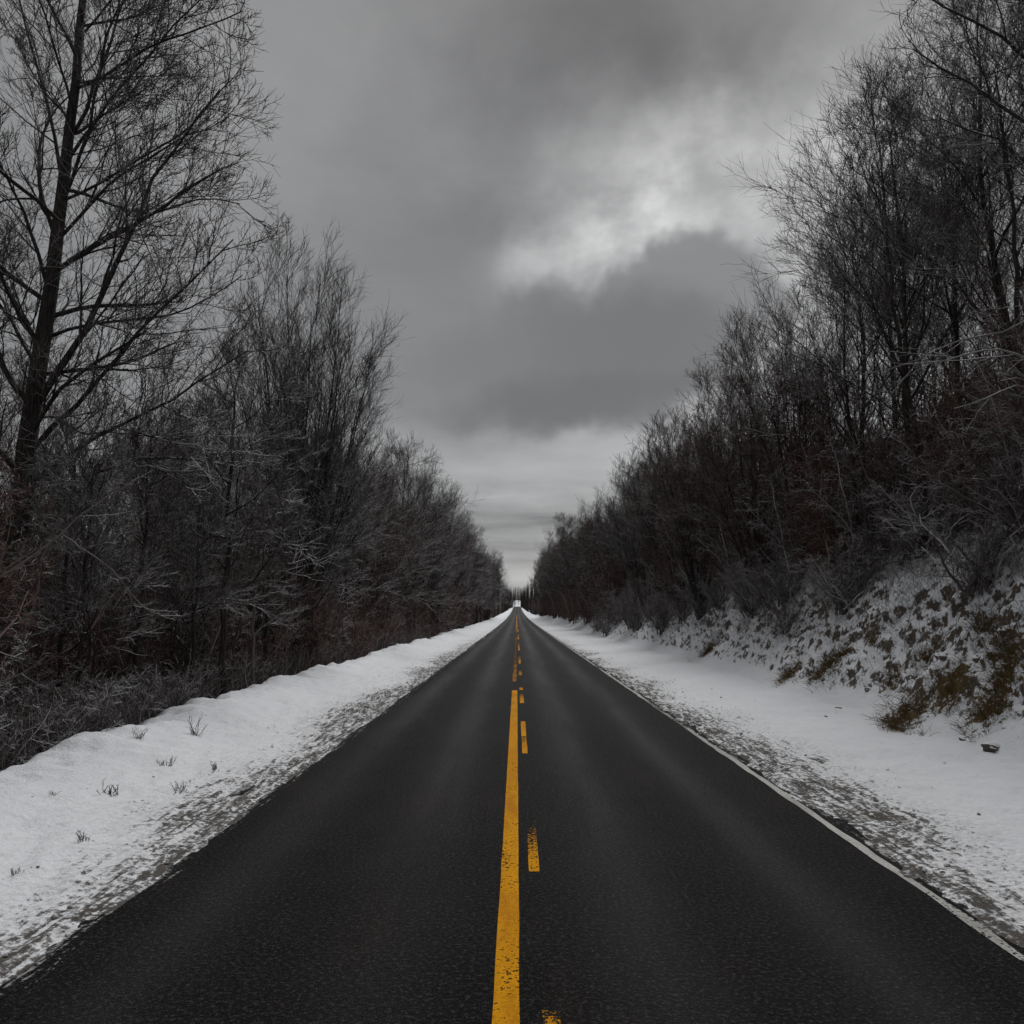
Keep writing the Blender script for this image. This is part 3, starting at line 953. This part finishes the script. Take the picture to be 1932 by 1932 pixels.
# ---- right: near group on the bank
NR = [std_tree('bank_a', 13.8, 61, BARK, limbs=18, lang=36, llen=0.33, lean=(-0.7, 0), tr=0.11, t0=0.30, d2=9),
      std_tree('bank_b', 12.5, 62, BARK, limbs=17, lang=40, llen=0.36, lean=(-0.4, 0.3), tr=0.10, t0=0.28, d2=9),
      std_tree('bank_c', 15.0, 63, BARK, limbs=19, lang=34, llen=0.30, lean=(0.3, 0), tr=0.13, t0=0.32, d2=9)]
NLAB = ['tall bare tree topping the near right group with its thin spire', 'bare tree with dark trunk on the bank behind the snowy branches',
        'bare tree on the bank next to the right frame edge', 'bare tree with straight trunk in the near right group',
        'bare tree at the back of the near right group', 'short bare tree reaching furthest left of the near right group',
        'bare tree high on the bank behind the right group', 'stout bare tree on the bank near the right frame edge']
for i, (x, y, k, ro, s) in enumerate([(10.7, 20.8, 0, 0.0, 0.84), (11.6, 18.2, 1, 2.0, 0.88), (12.6, 19.5, 2, 3.1, 0.92), (11.2, 22.6, 2, 1.0, 0.86), (13.8, 24.5, 0, 4.1, 1.0),
                                      (10.3, 24.0, 1, 5.0, 0.80), (15.5, 22.5, 1, 2.2, 1.1), (12.8, 16.5, 0, 3.6, 0.9)]):
    plant_tree(NR[k], x, y, ro, s, NLAB[i], 'bare trees of the near right group')
for (x, y, k, ro, s) in [(12.3, 28, 0, 1.0, 0.85), (15.0, 31, 2, 2.0, 0.95), (10.6, 29.5, 3, 0.4, 0.82), (17.5, 28, 1, 3.0, 1.05), (19.5, 34, 0, 3.0, 1.0), (22, 27, 2, 1.0, 1.0), (18.5, 21, 2, 5.0, 0.9)]:
    plant_tree(T[k], x, y, ro, s, 'bare tree on the wooded bank behind the near right group', 'trees on the bank behind the near right group')

# ---- right row
yy_ = 33.0
while yy_ < 230:
    x = 9.7 + 0.6 * rr.normal() - 1.5 * float(sstep(yy_, 60, 190))
    band = 'in the middle distance' if yy_ < 100 else 'far along the road'
    hs = np.interp(yy_, [33, 45, 70, 120, 230], [0.78, 0.80, 0.84, 0.95, 1.2])
    plant_tree(T[[5, 3, 4, 1, 3, 0][rr.integers(0, 6)]], x, yy_, rr.random() * 6.28, hs * (1.0 + 0.07 * rr.normal()),
               'bare tree in the row lining the right bank ' + band, 'trees lining the right bank ' + band)
    yy_ += 2.6 + 1.6 * rr.random() + yy_ * 0.012
yy_ = 40
while yy_ < 230:
    x = 15.0 + 1.2 * rr.normal()
    plant_tree(T[rr.integers(0, 6)], x, yy_, rr.random() * 6.28, (0.8 + 0.08 * rr.normal()) * np.interp(yy_, [40, 120], [0.9, 1.15]),
               'bare tree in the second row on the right bank', 'trees in the second row on the right')
    yy_ += 5.0 + 3.0 * rr.random() + yy_ * 0.02

# ---- the tree just outside the right edge whose limbs reach into view
r = np.random.default_rng(91)
B0 = np.array([9.6, 11.4, float(ground(9.6, 11.4, False)) - 0.1])
trk = line([np.array([0, 0, 0]), np.array([0.1, 0, 3.5]), np.array([-0.1, .1, 7]), np.array([0.1, .1, 10.5]), np.array([0.2, 0, 13])], 0.17, 0.03, 14, 0.03, r)


def on_trunk(h):
    p_ = trk[0][0]
    i_ = int(np.argmin(np.abs(p_[:, 2] - h)))
    return p_[i_] + B0


lim = []
for h, pts, dps, r0 in [
        (9.0, [(2000, 180), (1932, 85), (1850, 55), (1773, 8), (1720, -30)], [11, 10.6, 10.4, 10.2, 10], 0.055),
        (7.2, [(2010, 330), (1932, 230), (1870, 175), (1800, 130), (1720, 95)], [11, 10.6, 10.3, 10.1, 10], 0.055),
        (6.6, [(2020, 420), (1960, 330), (1900, 262), (1840, 240), (1770, 225)], [11.2, 11.4, 11.6, 11.6, 11.6], 0.045),
        (9.8, [(2000, 40), (1900, -30), (1800, -80)], [11, 10.8, 10.6], 0.05)]:
    P0 = on_trunk(h)
    lim.append(line([P0 - B0] + [P(a_, b_, d_) - B0 for (a_, b_), d_ in zip(pts, dps)], r0, 0.01, 11, 0.03, r))
ext = (np.concatenate([l[0] for l in lim]), np.concatenate([l[1] for l in lim]))
edge = make_tree('edge', trk, [
    dict(n=10, t0=0.3, t1=1.0, ang=52, length=0.2, rfac=0.4, rmin=0.02, K=11, up=0.04, wander=0.1, tip=0.5, extra=ext),
    dict(n=11, t0=0.25, ang=40, length=0.30, rfac=0.5, rmin=0.008, K=7, up=0.02, wander=0.14, tip=0.5),
    dict(n=6, t0=0.15, ang=45, length=0.38, rfac=0.6, rmin=0.005, K=5, up=0.04, wander=0.2, tip=0.5),
    dict(n=4, t0=0.15, ang=45, length=0.38, rfac=0.7, rmin=0.004, K=3, up=0.06, wander=0.2, tip=0.6)], r, BARK)
e = empty('bare_tree', tuple(B0))
obj('trunk', edge[0], e)
obj('crown', edge[1], e)
tag(e, 'bare tree outside the right edge whose limbs cross the top corner', 'tree')

# ---- small tree with pale snowy boughs reaching in from the right
r = np.random.default_rng(95)
B0 = np.array([8.9, 9.6, float(ground(8.9, 9.6, False)) - 0.1])
trk = line([np.array([0, 0, 0]), np.array([0.0, 0, 2.0]), np.array([0.15, .1, 4.0]), np.array([0.3, .1, 5.6])], 0.075, 0.02, 10, 0.02, r)
lim = []
for h, pts, dps, r0 in [
        (2.2, [(2000, 720), (1932, 668), (1888, 655), (1862, 652), (1800, 680), (1762, 687), (1700, 688)], [9.6, 9.4, 9.3, 9.2, 9.1, 9, 9], 0.026),
        (2.0, [(2010, 780), (1932, 712), (1892, 735), (1848, 762), (1800, 772)], [9.6, 9.3, 9.2, 9.1, 9.0], 0.018),
        (3.2, [(1990, 560), (1932, 608), (1900, 640), (1858, 632), (1815, 624), (1758, 668), (1720, 690), (1660, 703), (1580, 710)], [9.6, 9.5, 9.4, 9.3, 9.3, 9.2, 9.2, 9.1, 9.0], 0.020)]:
    P0 = on_trunk(h)
    lim.append(line([P0 - B0] + [P(a_, b_, d_) - B0 for (a_, b_), d_ in zip(pts, dps)], r0, 0.006, 18, 0.012, r))
ext = (np.concatenate([l[0] for l in lim]), np.concatenate([l[1] for l in lim]))
bough = make_tree('bough', trk, [
    dict(n=3, t0=0.5, t1=1.0, ang=50, length=0.25, rfac=0.4, rmin=0.012, K=18, up=0.02, wander=0.05, tip=0.5, extra=ext),
    dict(n=7, t0=0.35, ang=38, length=0.26, rfac=0.5, rmin=0.0045, K=6, up=0.0, wander=0.12, tip=0.5),
    dict(n=3, t0=0.2, ang=45, length=0.4, rfac=0.6, rmin=0.003, K=4, up=0.0, wander=0.2, tip=0.6)], r, BARK_P)
e = empty('small_tree', tuple(B0))
obj('trunk', bough[0], e)
obj('crown', bough[1], e)
tag(e, 'small tree whose pale snow dusted boughs reach in from the right edge', 'tree')

# ---- small tree with pale boughs at the left edge
r = np.random.default_rng(96)
B0 = np.array([-8.3, 10.2, float(ground(-8.3, 10.2, False)) - 0.1])
trk = line([np.array([0, 0, 0]), np.array([0.0, 0, 1.4]), np.array([-0.2, .1, 2.6]), np.array([-0.3, .1, 4.2])], 0.065, 0.02, 10, 0.02, r)
lim = []
for h, pts, dps, r0 in [
        (1.6, [(-30, 1095), (40, 1070), (85, 1040), (120, 1000), (165, 960), (210, 930), (260, 905)], [10.2, 10.3, 10.4, 10.5, 10.6, 10.7, 10.8], 0.028),
        (1.0, [(-20, 1300), (30, 1280), (55, 1268), (90, 1235)], [10.1, 10.1, 10.1, 10.2], 0.020),
        (2.4, [(120, 1010), (170, 1045), (210, 1070), (240, 1110), (270, 1150), (330, 1170)], [10.5, 10.6, 10.7, 10.8, 10.9, 11], 0.012)]:
    P0 = on_trunk(h)
    st0 = [P0 - B0] if h < 2.3 else []
    lim.append(line(st0 + [P(a_, b_, d_) - B0 for (a_, b_), d_ in zip(pts, dps)], r0, 0.006, 16, 0.012, r))
ext = (np.concatenate([l[0] for l in lim]), np.concatenate([l[1] for l in lim]))
bl = make_tree('boughl', trk, [
    dict(n=3, t0=0.5, t1=1.0, ang=50, length=0.3, rfac=0.4, rmin=0.012, K=16, up=0.02, wander=0.05, tip=0.5, extra=ext),
    dict(n=7, t0=0.3, ang=42, length=0.28, rfac=0.5, rmin=0.0045, K=6, up=0.02, wander=0.12, tip=0.5),
    dict(n=3, t0=0.2, ang=45, length=0.4, rfac=0.6, rmin=0.003, K=4, up=0.0, wander=0.2, tip=0.6)], r, BARK_P)
e = empty('small_tree', tuple(B0))
obj('trunk', bl[0], e)
obj('crown', bl[1], e)
tag(e, 'small tree with pale crooked boughs at the left edge of the wood', 'tree')

# ---- shrubs: the front of the thicket on both sides, one object each
rr = np.random.default_rng(123)
yy_ = 9.0
while yy_ < 75:
    for x0, s0 in ((-7.6, 0.85), (-9.3, 1.05)):
        x = x0 + 0.45 * rr.normal()
        k = int(rr.integers(0, 4))
        shrub(SS[k % 2] if (yy_ < 20 and x0 > -8 and rr.random() < 0.6) else S[k], x, yy_ + rr.normal() * 0.4, rr.random() * 6.28, s0 * (0.85 + 0.3 * rr.random()),
              'bare shrub behind the left snow bank, ' + ('near part' if yy_ < 25 else 'farther part'),
              'shrubs behind the left snow bank, %s part' % ('near' if yy_ < 25 else 'farther'))
    yy_ += 1.25 + yy_ * 0.025
yy_ = 11.0
while yy_ < 75:
    for x0, s0, pool in ((9.3, 0.75, SS[:2]), (10.3, 1.0, SS + S[:1]), (12.0, 1.0, S)):
        if x0 < 9.5 and yy_ < 22:
            continue
        x = x0 + 0.45 * rr.normal() - 0.9 * float(sstep(yy_, 30, 60))
        me_ = pool[int(rr.integers(0, len(pool)))]
        snowy = me_ in SS
        lab = ('snow dusted bare shrub on the right bank, ' if snowy else 'reddish brown bare shrub high on the right bank, ') + ('near part' if yy_ < 28 else 'farther part')
        shrub(me_, x, yy_ + rr.normal() * 0.4, rr.random() * 6.28, s0 * (0.8 + 0.35 * rr.random()), lab, lab.replace('shrub', 'shrubs'))
    yy_ += 1.0 + yy_ * 0.028

for (x, y, k, ro, s_) in [(-7.0, 9.6, 1, 0.3, 0.75), (-7.25, 10.9, 0, 1.8, 0.60), (-7.0, 12.3, 1, 3.4, 0.85), (-7.4, 14.1, 0, 5.2, 0.60), (-7.1, 16.0, 1, 0.9, 0.85),
                          (-7.5, 8.6, 0, 2.6, 0.62)]:
    shrub(SS[k], x, y, ro, s_, 'frosted low shrub', 'frosted shrubs at the foot of the left wood')
# ---- the depth of the thicket: nobody could count it
def scatter_group(name, sources, label, pts, scales):
    """one object: points carrying instances of the thicket meshes"""
    me = bpy.data.meshes.new(name)
    me.vertices.add(len(pts))
    me.vertices.foreach_set('co', np.ascontiguousarray(pts, dtype=np.float32).ravel())
    a1 = me.attributes.new('sc', 'FLOAT', 'POINT')
    a1.data.foreach_set('value', scales.astype(np.float32))
    a2 = me.attributes.new('kind_id', 'INT', 'POINT')
    a2.data.foreach_set('value', rng.integers(0, len(sources), len(pts)).astype(np.int32))
    a3 = me.attributes.new('rotz', 'FLOAT', 'POINT')
    a3.data.foreach_set('value', (rng.random(len(pts)) * 6.28).astype(np.float32))
    me.update()
    o_ = obj(name, me)
    tag(o_, label, kind='stuff')
    ng = bpy.data.node_groups.new(name, 'GeometryNodeTree')
    ng.interface.new_socket('Geometry', in_out='INPUT', socket_type='NodeSocketGeometry')
    ng.interface.new_socket('Geometry', in_out='OUTPUT', socket_type='NodeSocketGeometry')
    N_ = ng.nodes
    gi, go = N_.new('NodeGroupInput'), N_.new('NodeGroupOutput')
    jn = N_.new('GeometryNodeJoinGeometry')
    def attr(nm, dt):
        q_ = N_.new('GeometryNodeInputNamedAttribute')
        q_.data_type = dt
        q_.inputs[0].default_value = nm
        return q_.outputs[0]
    sc_, ki, ro = attr('sc', 'FLOAT'), attr('kind_id', 'INT'), attr('rotz', 'FLOAT')
    cb = N_.new('ShaderNodeCombineXYZ')
    ng.links.new(ro, cb.inputs[2])
    for k_, so in enumerate(sources):
        oi = N_.new('GeometryNodeObjectInfo')
        oi.inputs['Object'].default_value = so
        oi.transform_space = 'ORIGINAL'
        eq = N_.new('FunctionNodeCompare')
        eq.data_type = 'INT'
        eq.operation = 'EQUAL'
        ng.links.new(ki, eq.inputs['A'] if not hasattr(eq.inputs[2], 'x') else eq.inputs[2])
        eq.inputs[3].default_value = k_
        ng.links.new(ki, eq.inputs[2])
        ip = N_.new('GeometryNodeInstanceOnPoints')
        ng.links.new(gi.outputs[0], ip.inputs['Points'])
        ng.links.new(eq.outputs[0], ip.inputs['Selection'])
        ng.links.new(oi.outputs['Geometry'], ip.inputs['Instance'])
        ng.links.new(cb.outputs[0], ip.inputs['Rotation'])
        ng.links.new(sc_, ip.inputs['Scale'])
        ng.links.new(ip.outputs[0], jn.inputs[0])
    ng.links.new(jn.outputs[0], go.inputs[0])
    md = o_.modifiers.new('scatter', 'NODES')
    md.node_group = ng
    return o_


def first_with(me):
    return next(o_ for o_ in C.objects if o_.data == me)


def zs(x, y):
    return ground(x, y, False) - 0.1


srcS = [first_with(m_) for m_ in S[:3]]
# left wood interior
def cloud_pts(nn, x0, x1, y0, y1, pw=1.6):
    yv = y0 + (y1 - y0) * rng.random(nn) ** pw
    xv = x0 + (x1 - x0) * rng.random(nn) ** 1.2
    return np.stack([xv, yv, zs(xv, yv)], 1)


p1 = cloud_pts(420, -11, -42, 13, 90)
scatter_group('undergrowth', srcS, 'tangle of reddish brown brush filling the left wood', p1, (0.95 + 0.4 * rng.random(len(p1))) * np.interp(-p1[:, 0], [11, 42], [0.95, 1.3]))
p2 = cloud_pts(420, 13.5, 42, 15, 90)
scatter_group('undergrowth', srcS, 'tangle of reddish brown brush filling the wood on the right bank', p2, (0.9 + 0.5 * rng.random(len(p2))) * np.interp(p2[:, 0], [13, 42], [0.95, 1.3]))
# brush along the verges farther off
nn = 420
yv = 70 + 660 * rng.random(nn) ** 1.6
sg = np.where(rng.random(nn) < 0.5, -1, 1)
xv = sg * (7.6 + 5 * rng.random(nn) ** 1.3)
p3 = np.stack([xv, yv, zs(xv, yv)], 1)
scatter_group('undergrowth', srcS, 'far brush closing the foot of both tree rows', p3, 0.9 + 0.5 * rng.random(nn))

# ---- the far wood: one mass down to the end of the road
ft = [std_tree('far_a', 14.5, 71, BARK_R, limbs=24, lang=40, llen=0.34, twig=0.02, d2=8, d3=6, d4=3, t0=0.1),
      std_tree('far_b', 13.0, 72, BARK, limbs=22, lang=36, llen=0.36, twig=0.02, d2=8, d3=6, d4=3, t0=0.1)]
far_src = []
for k_, (tm_, cm_) in enumerate(ft):
    s_ = (1, -1)[k_]
    xx_ = s_ * (9.3 if s_ < 0 else 9.6)
    e_ = plant_tree((tm_, cm_), xx_, 236.0, 0.5, 1.1, 'bare tree at the near end of the far wood, %s of the road' % ('left' if s_ < 0 else 'right'), None)
    far_src.append(e_.children[1])
nn = 620
yv = 232 + 510 * rng.random(nn) ** 1.1
sg = np.where(rng.random(nn) < 0.5, -1, 1)
xv = sg * (np.interp(yv, [232, 500, 720], [7.3, 5.6, 4.3]) + 22 * rng.random(nn) ** 2.2)
p4 = np.stack([xv, yv, zs(xv, yv)], 1)
nb = 300
xb_ = 30 * rng.normal(size=nb) * rng.random(nb)
yb_ = 788 + 25 * rng.random(nb)
yb_ = np.minimum(yb_, 815)
p5 = np.stack([xb_, yb_, zs(xb_, yb_) - 3.0 * 0], 1)
ns_ = 170
ys_ = 640 + 145 * rng.random(ns_)
xs_ = np.where(rng.random(ns_) < 0.5, -1, 1) * (np.where(ys_ > 748, 1.3, 3.6) + 5 * rng.random(ns_) ** 1.5)
p7 = np.stack([xs_, ys_, zs(xs_, ys_)], 1)
p4 = np.concatenate([p4, p5, p7])
scatter_group('far_wood', far_src, 'dark far wood closing both sides and the end of the road', p4, np.r_[1.0 + 0.25 * rng.random(nn), 0.8 + 0.2 * rng.random(nb), 0.75 + 0.25 * rng.random(ns_)])
# wood deep behind both rows
nn = 360
yv = 30 + 260 * rng.random(nn) ** 1.2
sg = np.where(rng.random(nn) < 0.5, -1, 1)
xv = sg * (20 + 50 * rng.random(nn))
p6 = np.stack([xv, yv, zs(xv, yv)], 1)
fs6 = 0.75 + 0.25 * rng.random(nn) - 0.3 * (xv < 0) * (yv < 110)
scatter_group('far_wood', far_src, 'grey brown wood seen between the trunks of the front rows', p6, fs6)

# ------------------------------------------------------------------ small growth
def blades(px_, py_, n_each, hmin, hmax, r0, r_, lean=0.25, spread=0.08, K=4, down=0.0):
    """thin stems standing on the ground, as arrays of polylines"""
    m_ = len(px_)
    X0 = np.repeat(px_, n_each) + r_.normal(0, spread, m_ * n_each)
    Y0 = np.repeat(py_, n_each) + r_.normal(0, spread, m_ * n_each)
    M = len(X0)
    Q = np.empty((M, K, 3))
    Q[:, 0] = np.stack([X0, Y0, ground(X0, Y0) - 0.02], 1)
    d = np.stack([r_.normal(0, lean, M), r_.normal(0, lean, M), np.ones(M)], 1)
    hh = hmin + (hmax - hmin) * r_.random(M)
    for k_ in range(1, K):
        d = d + r_.normal(0, 0.13, (M, 3))
        d[:, 2] -= down
        d[:, 0] -= down * 0.5
        d /= np.linalg.norm(d, axis=1, keepdims=True)
        Q[:, k_] = Q[:, k_ - 1] + d * (hh / (K - 1))[:, None]
    R_ = np.linspace(1, 0.4, K)[None] * (r0 * (0.6 + 0.8 * r_.random(M)))[:, None]
    return Q, R_


r = np.random.default_rng(200)
m_ = 1500
yv = 6.0 + 55 * r.random(m_) ** 1.7
xv = -(6.35 + 0.3 * fbm(yv * 0.33, yv * 0 + 2.2, 21, 3) + np.abs(r.normal(0, 0.9, m_)) + 0.15)
Q, R_ = blades(xv, yv, 4, 0.2, 1.15, 0.0045, r, 0.18, 0.10, 5)
q2 = grow(Q, R_, 3, r, t0=0.4, ang=35, length=0.35, rfac=0.7, rmin=0.003, K=3, up=0.1, wander=0.15)
me = mesh_np('dry_weeds', *join([tubes(Q, R_, 3), tubes(q2[0], q2[1], 3)]), WEED)
tag(obj('dry_weeds', me), 'dry brown weed stems standing along the crest of the left snow bank', kind='stuff')

m_ = 3400
yv = 9.0 + 60 * r.random(m_) ** 1.5
xv = 8.0 + 4.2 * r.random(m_) ** 0.7
Q, R_ = blades(xv, yv, 4, 0.15, 0.75, 0.0045, r, 0.45, 0.12, 4, 0.08)
q2 = grow(Q, R_, 2, r, t0=0.3, ang=40, length=0.4, rfac=0.7, rmin=0.003, K=3, up=0.0, wander=0.2)
me = mesh_np('dry_weeds', *join([tubes(Q, R_, 3), tubes(q2[0], q2[1], 3)]), BRUSH_S)
tag(obj('dry_weeds', me), 'snow dusted weeds and twigs covering the right bank', kind='stuff')

px_l, py_l = [], []
for (gx_, gy_, ra, rb) in patch_xy:
    kk = int(140 * ra * rb) + 8
    u = r.normal(0, ra * 0.42, kk)
    v = r.normal(0, rb * 0.55, kk)
    py_l.append(gy_ + u)
    px_l.append(gx_ + v + 0.25 * u)
pxx, pyy = np.concatenate(px_l), np.concatenate(py_l)
Q, R_ = blades(pxx, pyy, 9, 0.10, 0.32, 0.0035, r, 0.4, 0.05, 4, 0.35)
me = mesh_np('dead_grass', *tubes(Q, R_, 3), STRAW)
tag(obj('dead_grass', me), 'ochre dead grass hanging out of the snow on the right bank', kind='stuff')

# single sprigs poking through the left snow
SPR = [(100, 1502, 'dark two pronged sprig in the snow at the left edge'), (208, 1500, 'dark tuft of stalks on the open left snow'),
       (317, 1443, 'small upright sprig midway up the left snow bank'), (262, 1392, 'thin dry stalks near the crest of the left snow bank'),
       (370, 1385, 'sparse tall stalks on the left bank under the slim tree'), (345, 1492, 'low dark tuft close to the slush on the left'),
       (155, 1590, 'low broken tuft in the dirty snow on the left'), (30, 1652, 'dark clump at the left edge in the dirty snow'),
       (405, 1455, 'tiny reddish tuft where the left snow turns to slush')]
for (px_, py_, lab) in SPR:
    gx_, gy_ = on_ground(px_, py_)
    m1 = np.array([gx_])
    Q, R_ = blades(m1, np.array([gy_]), 16, 0.03, 0.13 if 'tall' not in lab and 'thin' not in lab else 0.34, 0.0055, r, 0.45, 0.045, 4)
    q2 = grow(Q, R_, 3, r, t0=0.3, ang=40, length=0.5, rfac=0.8, rmin=0.002, K=3, up=0.1, wander=0.2)
    c0 = np.array([gx_, gy_, float(ground(gx_, gy_))])
    root = np.array([gx_, gy_, float(ground(gx_, gy_)) - 0.03])
    Q[:, 0] = root
    v_, f_ = join([tubes(Q, R_, 3), tubes(q2[0], q2[1], 3)])
    _k = 0.6 + 0.7 * r.random()
    o_ = obj('weed_tuft', mesh_np('weed_tuft', v_ - c0, f_, WEED), None, tuple(c0))
    o_.scale = (_k, _k, _k * (0.8 + 0.5 * r.random()))
    tag(o_, lab, 'weed', 'sprigs in the left snow')

import bmesh
bmc = bmesh.new()
bmesh.ops.create_icosphere(bmc, subdivisions=2, radius=1.0)
c0v = np.array([v.co[:] for v in bmc.verts])
c0f = np.array([[v.index for v in f_.verts] for f_ in bmc.faces])
bmc.free()
m_ = 1500
cy = 3.5 + 42 * r.random(m_) ** 1.5
side = np.where(r.random(m_) < 0.5, -1, 1)
cx = np.where(side < 0, -(2.95 + np.abs(r.normal(0, 0.75, m_))), 3.42 + np.abs(r.normal(0, 0.75, m_)))
cs = 0.005 + 0.017 * r.random(m_) ** 2.5
cz = ground(cx, cy)
keep = cz > 0.003
cx, cy, cs, cz = cx[keep], cy[keep], cs[keep], cz[keep]
VC, FC = [], []
for i_ in range(len(cx)):
    so = r.random() * 60
    dsp = 1 + 0.7 * fbm(c0v[:, 0] * 1.4 + so, c0v[:, 1] * 1.4 + c0v[:, 2], 600, 2)
    VC.append(c0v * dsp[:, None] * cs[i_] * np.array([1.2, 1.0, 0.75]) * (0.8 + 0.4 * r.random(3)) + [cx[i_], cy[i_], cz[i_] + cs[i_] * 0.25])
    FC.append(c0f + 42 * i_)
CLOD, n, b = new_mat('ploughed_snow')
geo = n.n('ShaderNodeNewGeometry')
q_ = n.noise(geo.outputs['Position'], 22.0, 4.0, 0.7)
rd = geo.outputs['Random Per Island']
c = n.mixc(n.smooth(n.m('ADD', q_, n.m('MULTIPLY', n.m('SUBTRACT', rd, 0.5), 0.5)), 0.50, 0.72), (0.82, 0.83, 0.85), (0.20, 0.185, 0.17))
n.link(c, b.inputs['Base Color'])
b.inputs['Roughness'].default_value = 0.7
bump(n, b, q_, 0.01, 0.6)
tag(obj('snow_clods', mesh_np('snow_clods', np.concatenate(VC), np.concatenate(FC), CLOD)), 'crumbs of ploughed snow and grit along both edges of the asphalt', kind='stuff')

# stones lying in and on the foot of the bank
ROCK, n, b = new_mat('bank_stone')
geo = n.n('ShaderNodeNewGeometry')
nz = n.sep(geo.outputs['Normal'])[2]
nn_ = n.noise(geo.outputs['Position'], 9.0, 5.0, 0.65)
c = n.mixc(nn_, (0.03, 0.025, 0.022), (0.14, 0.115, 0.095))
sn = n.smooth(n.m('ADD', nz, n.m('MULTIPLY', n.m('SUBTRACT', nn_, 0.5), 0.8)), 0.45, 0.62)
c = n.mixc(sn, c, (0.80, 0.81, 0.83))
n.link(c, b.inputs['Base Color'])
b.inputs['Roughness'].default_value = 0.85
bump(n, b, nn_, 0.03, 0.7)
import bmesh
STN = [(1582, 1337, .06, 'small dark stone alone on the level right snow'), (1558, 1350, .035, 'tiny stone left of the lone dark stone on right snow'),
       (1872, 1412, .13, 'flat brown stone below the dead grass by the right edge'), (1820, 1395, .07, 'stone under the large ochre grass patch'),
       (1900, 1190, .16, 'snow capped stone high on the bank at the right edge'), (1780, 1265, .12, 'snow capped rock between two ochre grass patches'),
       (1640, 1300, .09, 'snow capped stone low on the right bank'),
       (1850, 1255, .14, 'rough rock on the bank above the large grass patch')]
for (px_, py_, sz_, lab) in STN:
    gx_, gy_ = on_ground(px_, py_)
    bm = bmesh.new()
    bmesh.ops.create_icosphere(bm, subdivisions=4, radius=1.0)
    co = np.array([v.co[:] for v in bm.verts])
    so = r.random() * 50
    dsp = 1 + 0.45 * fbm(co[:, 0] * 1.3 + so, co[:, 1] * 1.3 + co[:, 2] * 1.1, 500, 3) + 0.30 * fbm(co[:, 2] * 1.9 + so, co[:, 0] * 1.7, 501, 3)
    ax = np.array([1.15, 0.9, 0.72]) * sz_
    for v, q, dd in zip(bm.verts, co, dsp):
        v.co = Vector(q * dd * ax)
    me = bpy.data.meshes.new('stone')
    bm.to_mesh(me)
    bm.free()
    for p_ in me.polygons:
        p_.use_smooth = True
    me.materials.append(ROCK)
    o_ = obj('stone', me, None, (gx_, gy_, float(ground(gx_, gy_)) - 0.05 * sz_))
    o_.rotation_euler = (0.2 * r.normal(), 0.2 * r.normal(), r.random() * 6)
    tag(o_, lab, 'stone', 'stones on the right bank')

ORD = ('first second third fourth fifth sixth seventh eighth ninth tenth eleventh twelfth thirteenth fourteenth '
       'fifteenth sixteenth seventeenth eighteenth nineteenth twentieth').split()


def number(group, text, key, reverse=False):
    m_ = sorted([o_ for o_ in C.objects if o_.get('group') == group], key=key, reverse=reverse)
    for k_, o_ in enumerate(m_[:20]):
        o_['label'] = text % ORD[k_]


def across(o_):
    return o_.location.x / o_.location.y


number('trees lining the left verge in the middle distance', '%s bare tree beyond the fan shaped tree in the left roadside row', lambda o_: o_.location.y)
number('trees lining the right bank in the middle distance', '%s bare tree beyond the tall right group in the right roadside row', lambda o_: o_.location.y)
number('frosted shrubs at the foot of the left wood', '%s pale frosted low shrub rightward from the left edge', across)
number('slim young trees in the brush behind the left bank', '%s slim young tree rightward from the left edge, in the brush', across)
number('trees of the near left wood', '%s bare tree rightward from the left frame edge, behind the tallest tree', across)
number('trees on the bank behind the near right group', '%s bare tree rightward in the wood behind the near right group', across)
number('shrubs behind the left snow bank, near part', '%s bare shrub rightward from the left edge, behind the left snow bank', across)
number('snow dusted bare shrubs on the right bank, near part', '%s snow dusted shrub leftward from the right edge on the right bank', across, True)
number('reddish brown bare shrubs high on the right bank, near part', '%s reddish brown shrub leftward from the right edge, high on the bank', across, True)

print('polys', sum(len(m_.polygons) for m_ in bpy.data.meshes), 'objects', len(bpy.data.objects))
